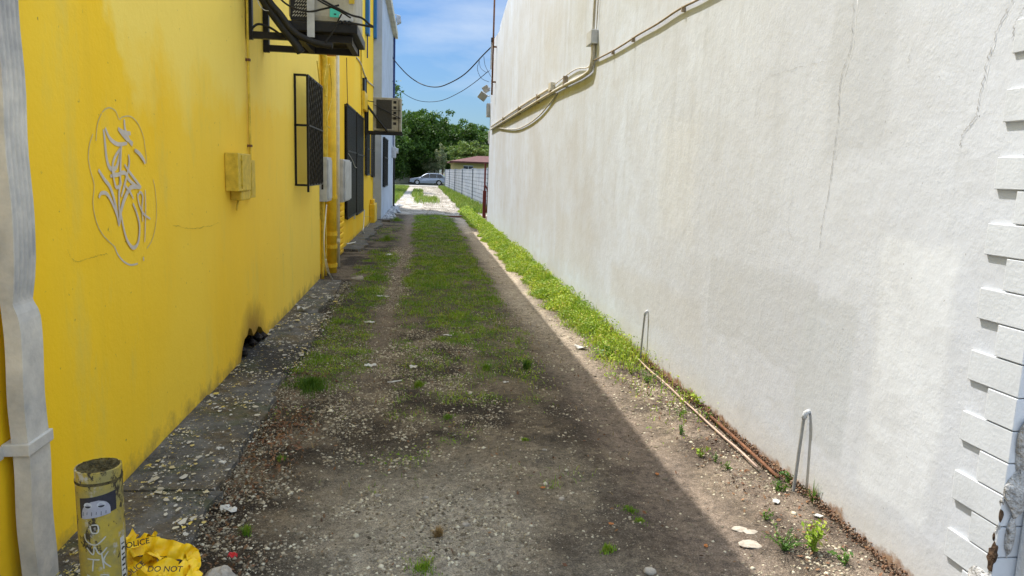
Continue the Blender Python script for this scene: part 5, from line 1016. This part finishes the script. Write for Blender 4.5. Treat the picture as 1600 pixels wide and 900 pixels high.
for s_ in (-1, 1):
    uc = SU0+0.050+s_*0.020; zc = SZ0+0.040
    m_ = MB(); m_.add([oncyl(uc+0.013*math.cos(a), zc+0.007+0.011*math.sin(a), 0.0024) for a in np.linspace(0, 2*PI, 16, endpoint=False)], [tuple(range(16))]); m_.build('sticker_eye', 'greybox', stk_, recalc=False)
    m_ = MB(); m_.add([oncyl(uc+0.010*math.cos(a), zc+0.005+0.007*math.sin(a), 0.0029) for a in np.linspace(PI, 2*PI, 10)], [tuple(range(10))]); m_.build('sticker_eye', 'stk', stk_, recalc=False)
m_ = MB()
for k in range(6): u = SU0+0.012+k*0.014; m_.ribbon([oncyl(u, SZ0+0.010+0.12*0.0+0.004*(k % 2), 0.0024), oncyl(u+0.001, SZ0+0.024, 0.0024)], 0.0015, Vector((math.cos(ANG0), math.sin(ANG0), 0)))
m_.build('sticker_lines', 'stk', stk_, recalc=False)
NV = Vector((math.cos(ANG0), math.sin(ANG0), 0))
def scrib(lists, wd, mat, name):
    m_ = MB()
    for l in lists:
        P3 = smooth_path([Vector((u, z_, 0)) for u, z_ in l], 5); Q3 = [Vector(oncyl(p.x, p.y, 0.0016)) for p in P3]; n_ = len(Q3)
        for i in range(n_-1):
            a, c = Q3[i], Q3[i+1]; nn = Vector(((a.x-BX), (a.y-BY), 0)).normalized(); u_ = (c-a).cross(nn).normalized()*wd/2; m_.add([a+u_, a-u_, c-u_, c+u_], [(0, 1, 2, 3)])
    return m_.build(name, mat, bo, recalc=False)
MT['chalk'] = plain('pale scribble', (0.52, 0.50, 0.42), 0.7, 0.3, 30)
scrib([[(-.035, .43), (-.03, .405), (-.012, .405), (-.012, .43), (-.03, .432)], [(-.055, .40), (-.05, .375), (-.02, .36), (.01, .385)], [(-.05, .35), (-.03, .325), (-.025, .355), (-.01, .325), (.012, .345)],
       [(-.05, .31), (-.012, .305)], [(-.03, .31), (-.035, .265)], [(-.005, .33), (.0, .27)], [(.015, .33), (.0, .30), (.02, .27)], [(-.055, .25), (-.03, .235), (-.04, .20), (-.01, .205)], [(-.01, .25), (.012, .24), (.0, .2), (.02, .19)], [(-.05, .18), (-.02, .15), (.01, .17)]], 0.0045, 'chalk', 'scribble')
stw = cylpatch(0.058, 0.080, 0.12, 0.36, 0.0013, 'paper', 'side_sticker')
m_ = MB()
for k in range(11): z_ = 0.135+k*0.02; m_.ribbon([oncyl(0.061, z_, 0.002), oncyl(0.069, z_+0.004*(k % 2), 0.002), oncyl(0.077, z_, 0.002)], 0.009*(0.5+(k*7 % 5)/6), NV)
m_.build('sticker_print', 'ink', stw, recalc=False)

# ------------------------------------------------------------------ heap of caution tape, stone with red film
tp = thing('caution_tape', 'crumpled heap of yellow caution tape beside the bollard', 'tape', (-1.0, 2.75, 0.05))
def tape(ctrl, wd, nrmfn, seed, nm_='strip', nseg=10):
    rg = random.Random(seed); P3 = smooth_path(ctrl, nseg); n_ = len(P3); vs = []; k = 5
    for i, p in enumerate(P3):
        t = (P3[min(i+1, n_-1)]-P3[max(i-1, 0)]).normalized(); nn = Vector(nrmfn(i/(n_-1))).normalized(); s_ = t.cross(nn).normalized(); nn = s_.cross(t)
        for j in range(k): q = (j/(k-1)-.5); vs.append(p+s_*wd*q+nn*(0.010*math.sin(j*1.7+i*0.45+seed)+0.007*math.sin(i*0.8+seed)+rg.uniform(-.003, .003)))
    fs = [(i*k+j, i*k+j+1, (i+1)*k+j+1, (i+1)*k+j) for i in range(n_-1) for j in range(k-1)]
    m_ = MB(); m_.add(vs, fs); o = m_.build(nm_, 'tape', tp, recalc=False, smooth=True); return o
def gxy(px, py, z_=0.0): return at(px, py, 2, z_)
def T(px, py, z_): p = at(px, py, 2, z_); return (p.x, p.y, z_)
rt = random.Random(12)
tape([T(188, 872, .09), T(206, 858, .14), T(232, 852, .12), T(262, 857, .10), T(288, 862, .09), T(303, 872, .05)], 0.066, lambda t: (0.15+0.3*math.sin(7*t), -0.75, 0.6+0.3*math.cos(9*t)), 1)
tape([T(198, 838, .17), T(212, 846, .16), T(228, 838, .13), T(240, 846, .08), T(236, 862, .07)], 0.060, lambda t: (0.3*math.cos(6*t), -0.6, 0.8), 2)
tape([T(196, 912, .10), T(224, 898, .12), T(252, 886, .11), T(280, 892, .09), T(300, 884, .06)], 0.070, lambda t: (0.3*math.sin(9*t), -0.6, 0.8), 3)
tape([T(192, 866, .12), T(200, 884, .13), T(214, 900, .12), T(232, 922, .09)], 0.062, lambda t: (-0.4, -0.7, 0.5), 4)
tape([T(296, 864, .07), T(304, 876, .06), T(303, 896, .06), T(296, 925, .05)], 0.055, lambda t: (0.6, -0.6, 0.5), 5)
tape([T(230, 872, .08), T(244, 900, .10), T(268, 906, .07), T(286, 900, .05)], 0.05, lambda t: (0.5*math.sin(5*t), -0.4, 0.9), 6)
tape([T(205, 880, .06), T(226, 878, .09), T(240, 868, .13), T(252, 872, .08)], 0.05, lambda t: (0.2, -0.9*math.cos(4*t), 0.6), 7)
def words(txt, p, size, ax, ay, name='lettering'):
    cu = bpy.data.curves.new('txt', 'FONT'); cu.body = txt; cu.size = size; cu.extrude = 0.0; cu.offset = size*0.012; cu.align_x = 'CENTER'; cu.align_y = 'CENTER'; to = bpy.data.objects.new('txt', cu); COL.objects.link(to)
    dg = bpy.context.evaluated_depsgraph_get(); me = bpy.data.meshes.new_from_object(to.evaluated_get(dg)); bpy.data.objects.remove(to)
    ax = Vector(ax).normalized(); az = ax.cross(Vector(ay)).normalized(); ay = az.cross(ax); Mx = Matrix((ax, ay, az)).transposed().to_4x4(); Mx.translation = Vector(p)+az*0.004
    me.transform(Mx); o = bpy.data.objects.new(name, me); COL.objects.link(o); me.materials.append(MT['ink']); o.parent = tp; o.matrix_parent_inverse = Matrix.Translation(-tp.location); return o
words('POLICE', T(212, 850, .185), 0.030, (1, .3, 0.1), (-.1, .6, .8)); words('DO NOT', T(258, 890, .14), 0.030, (1, .1, -.1), (0, .75, .6)); words('POLICE', T(208, 892, .155), 0.03, (.5, 1, .1), (-.6, .4, .6))
bl = MB(); 
stn = rock('grey rock with a scrap of red film at the bottom edge', 345, 905, .062, 77, 'stone', 0.7, group=None)
scrap('red_film', 'crumpled red plastic film stuck on the rock', 'wrapper', 364, 884, .045, .035, 'red', 78, 0.035, 0.5)
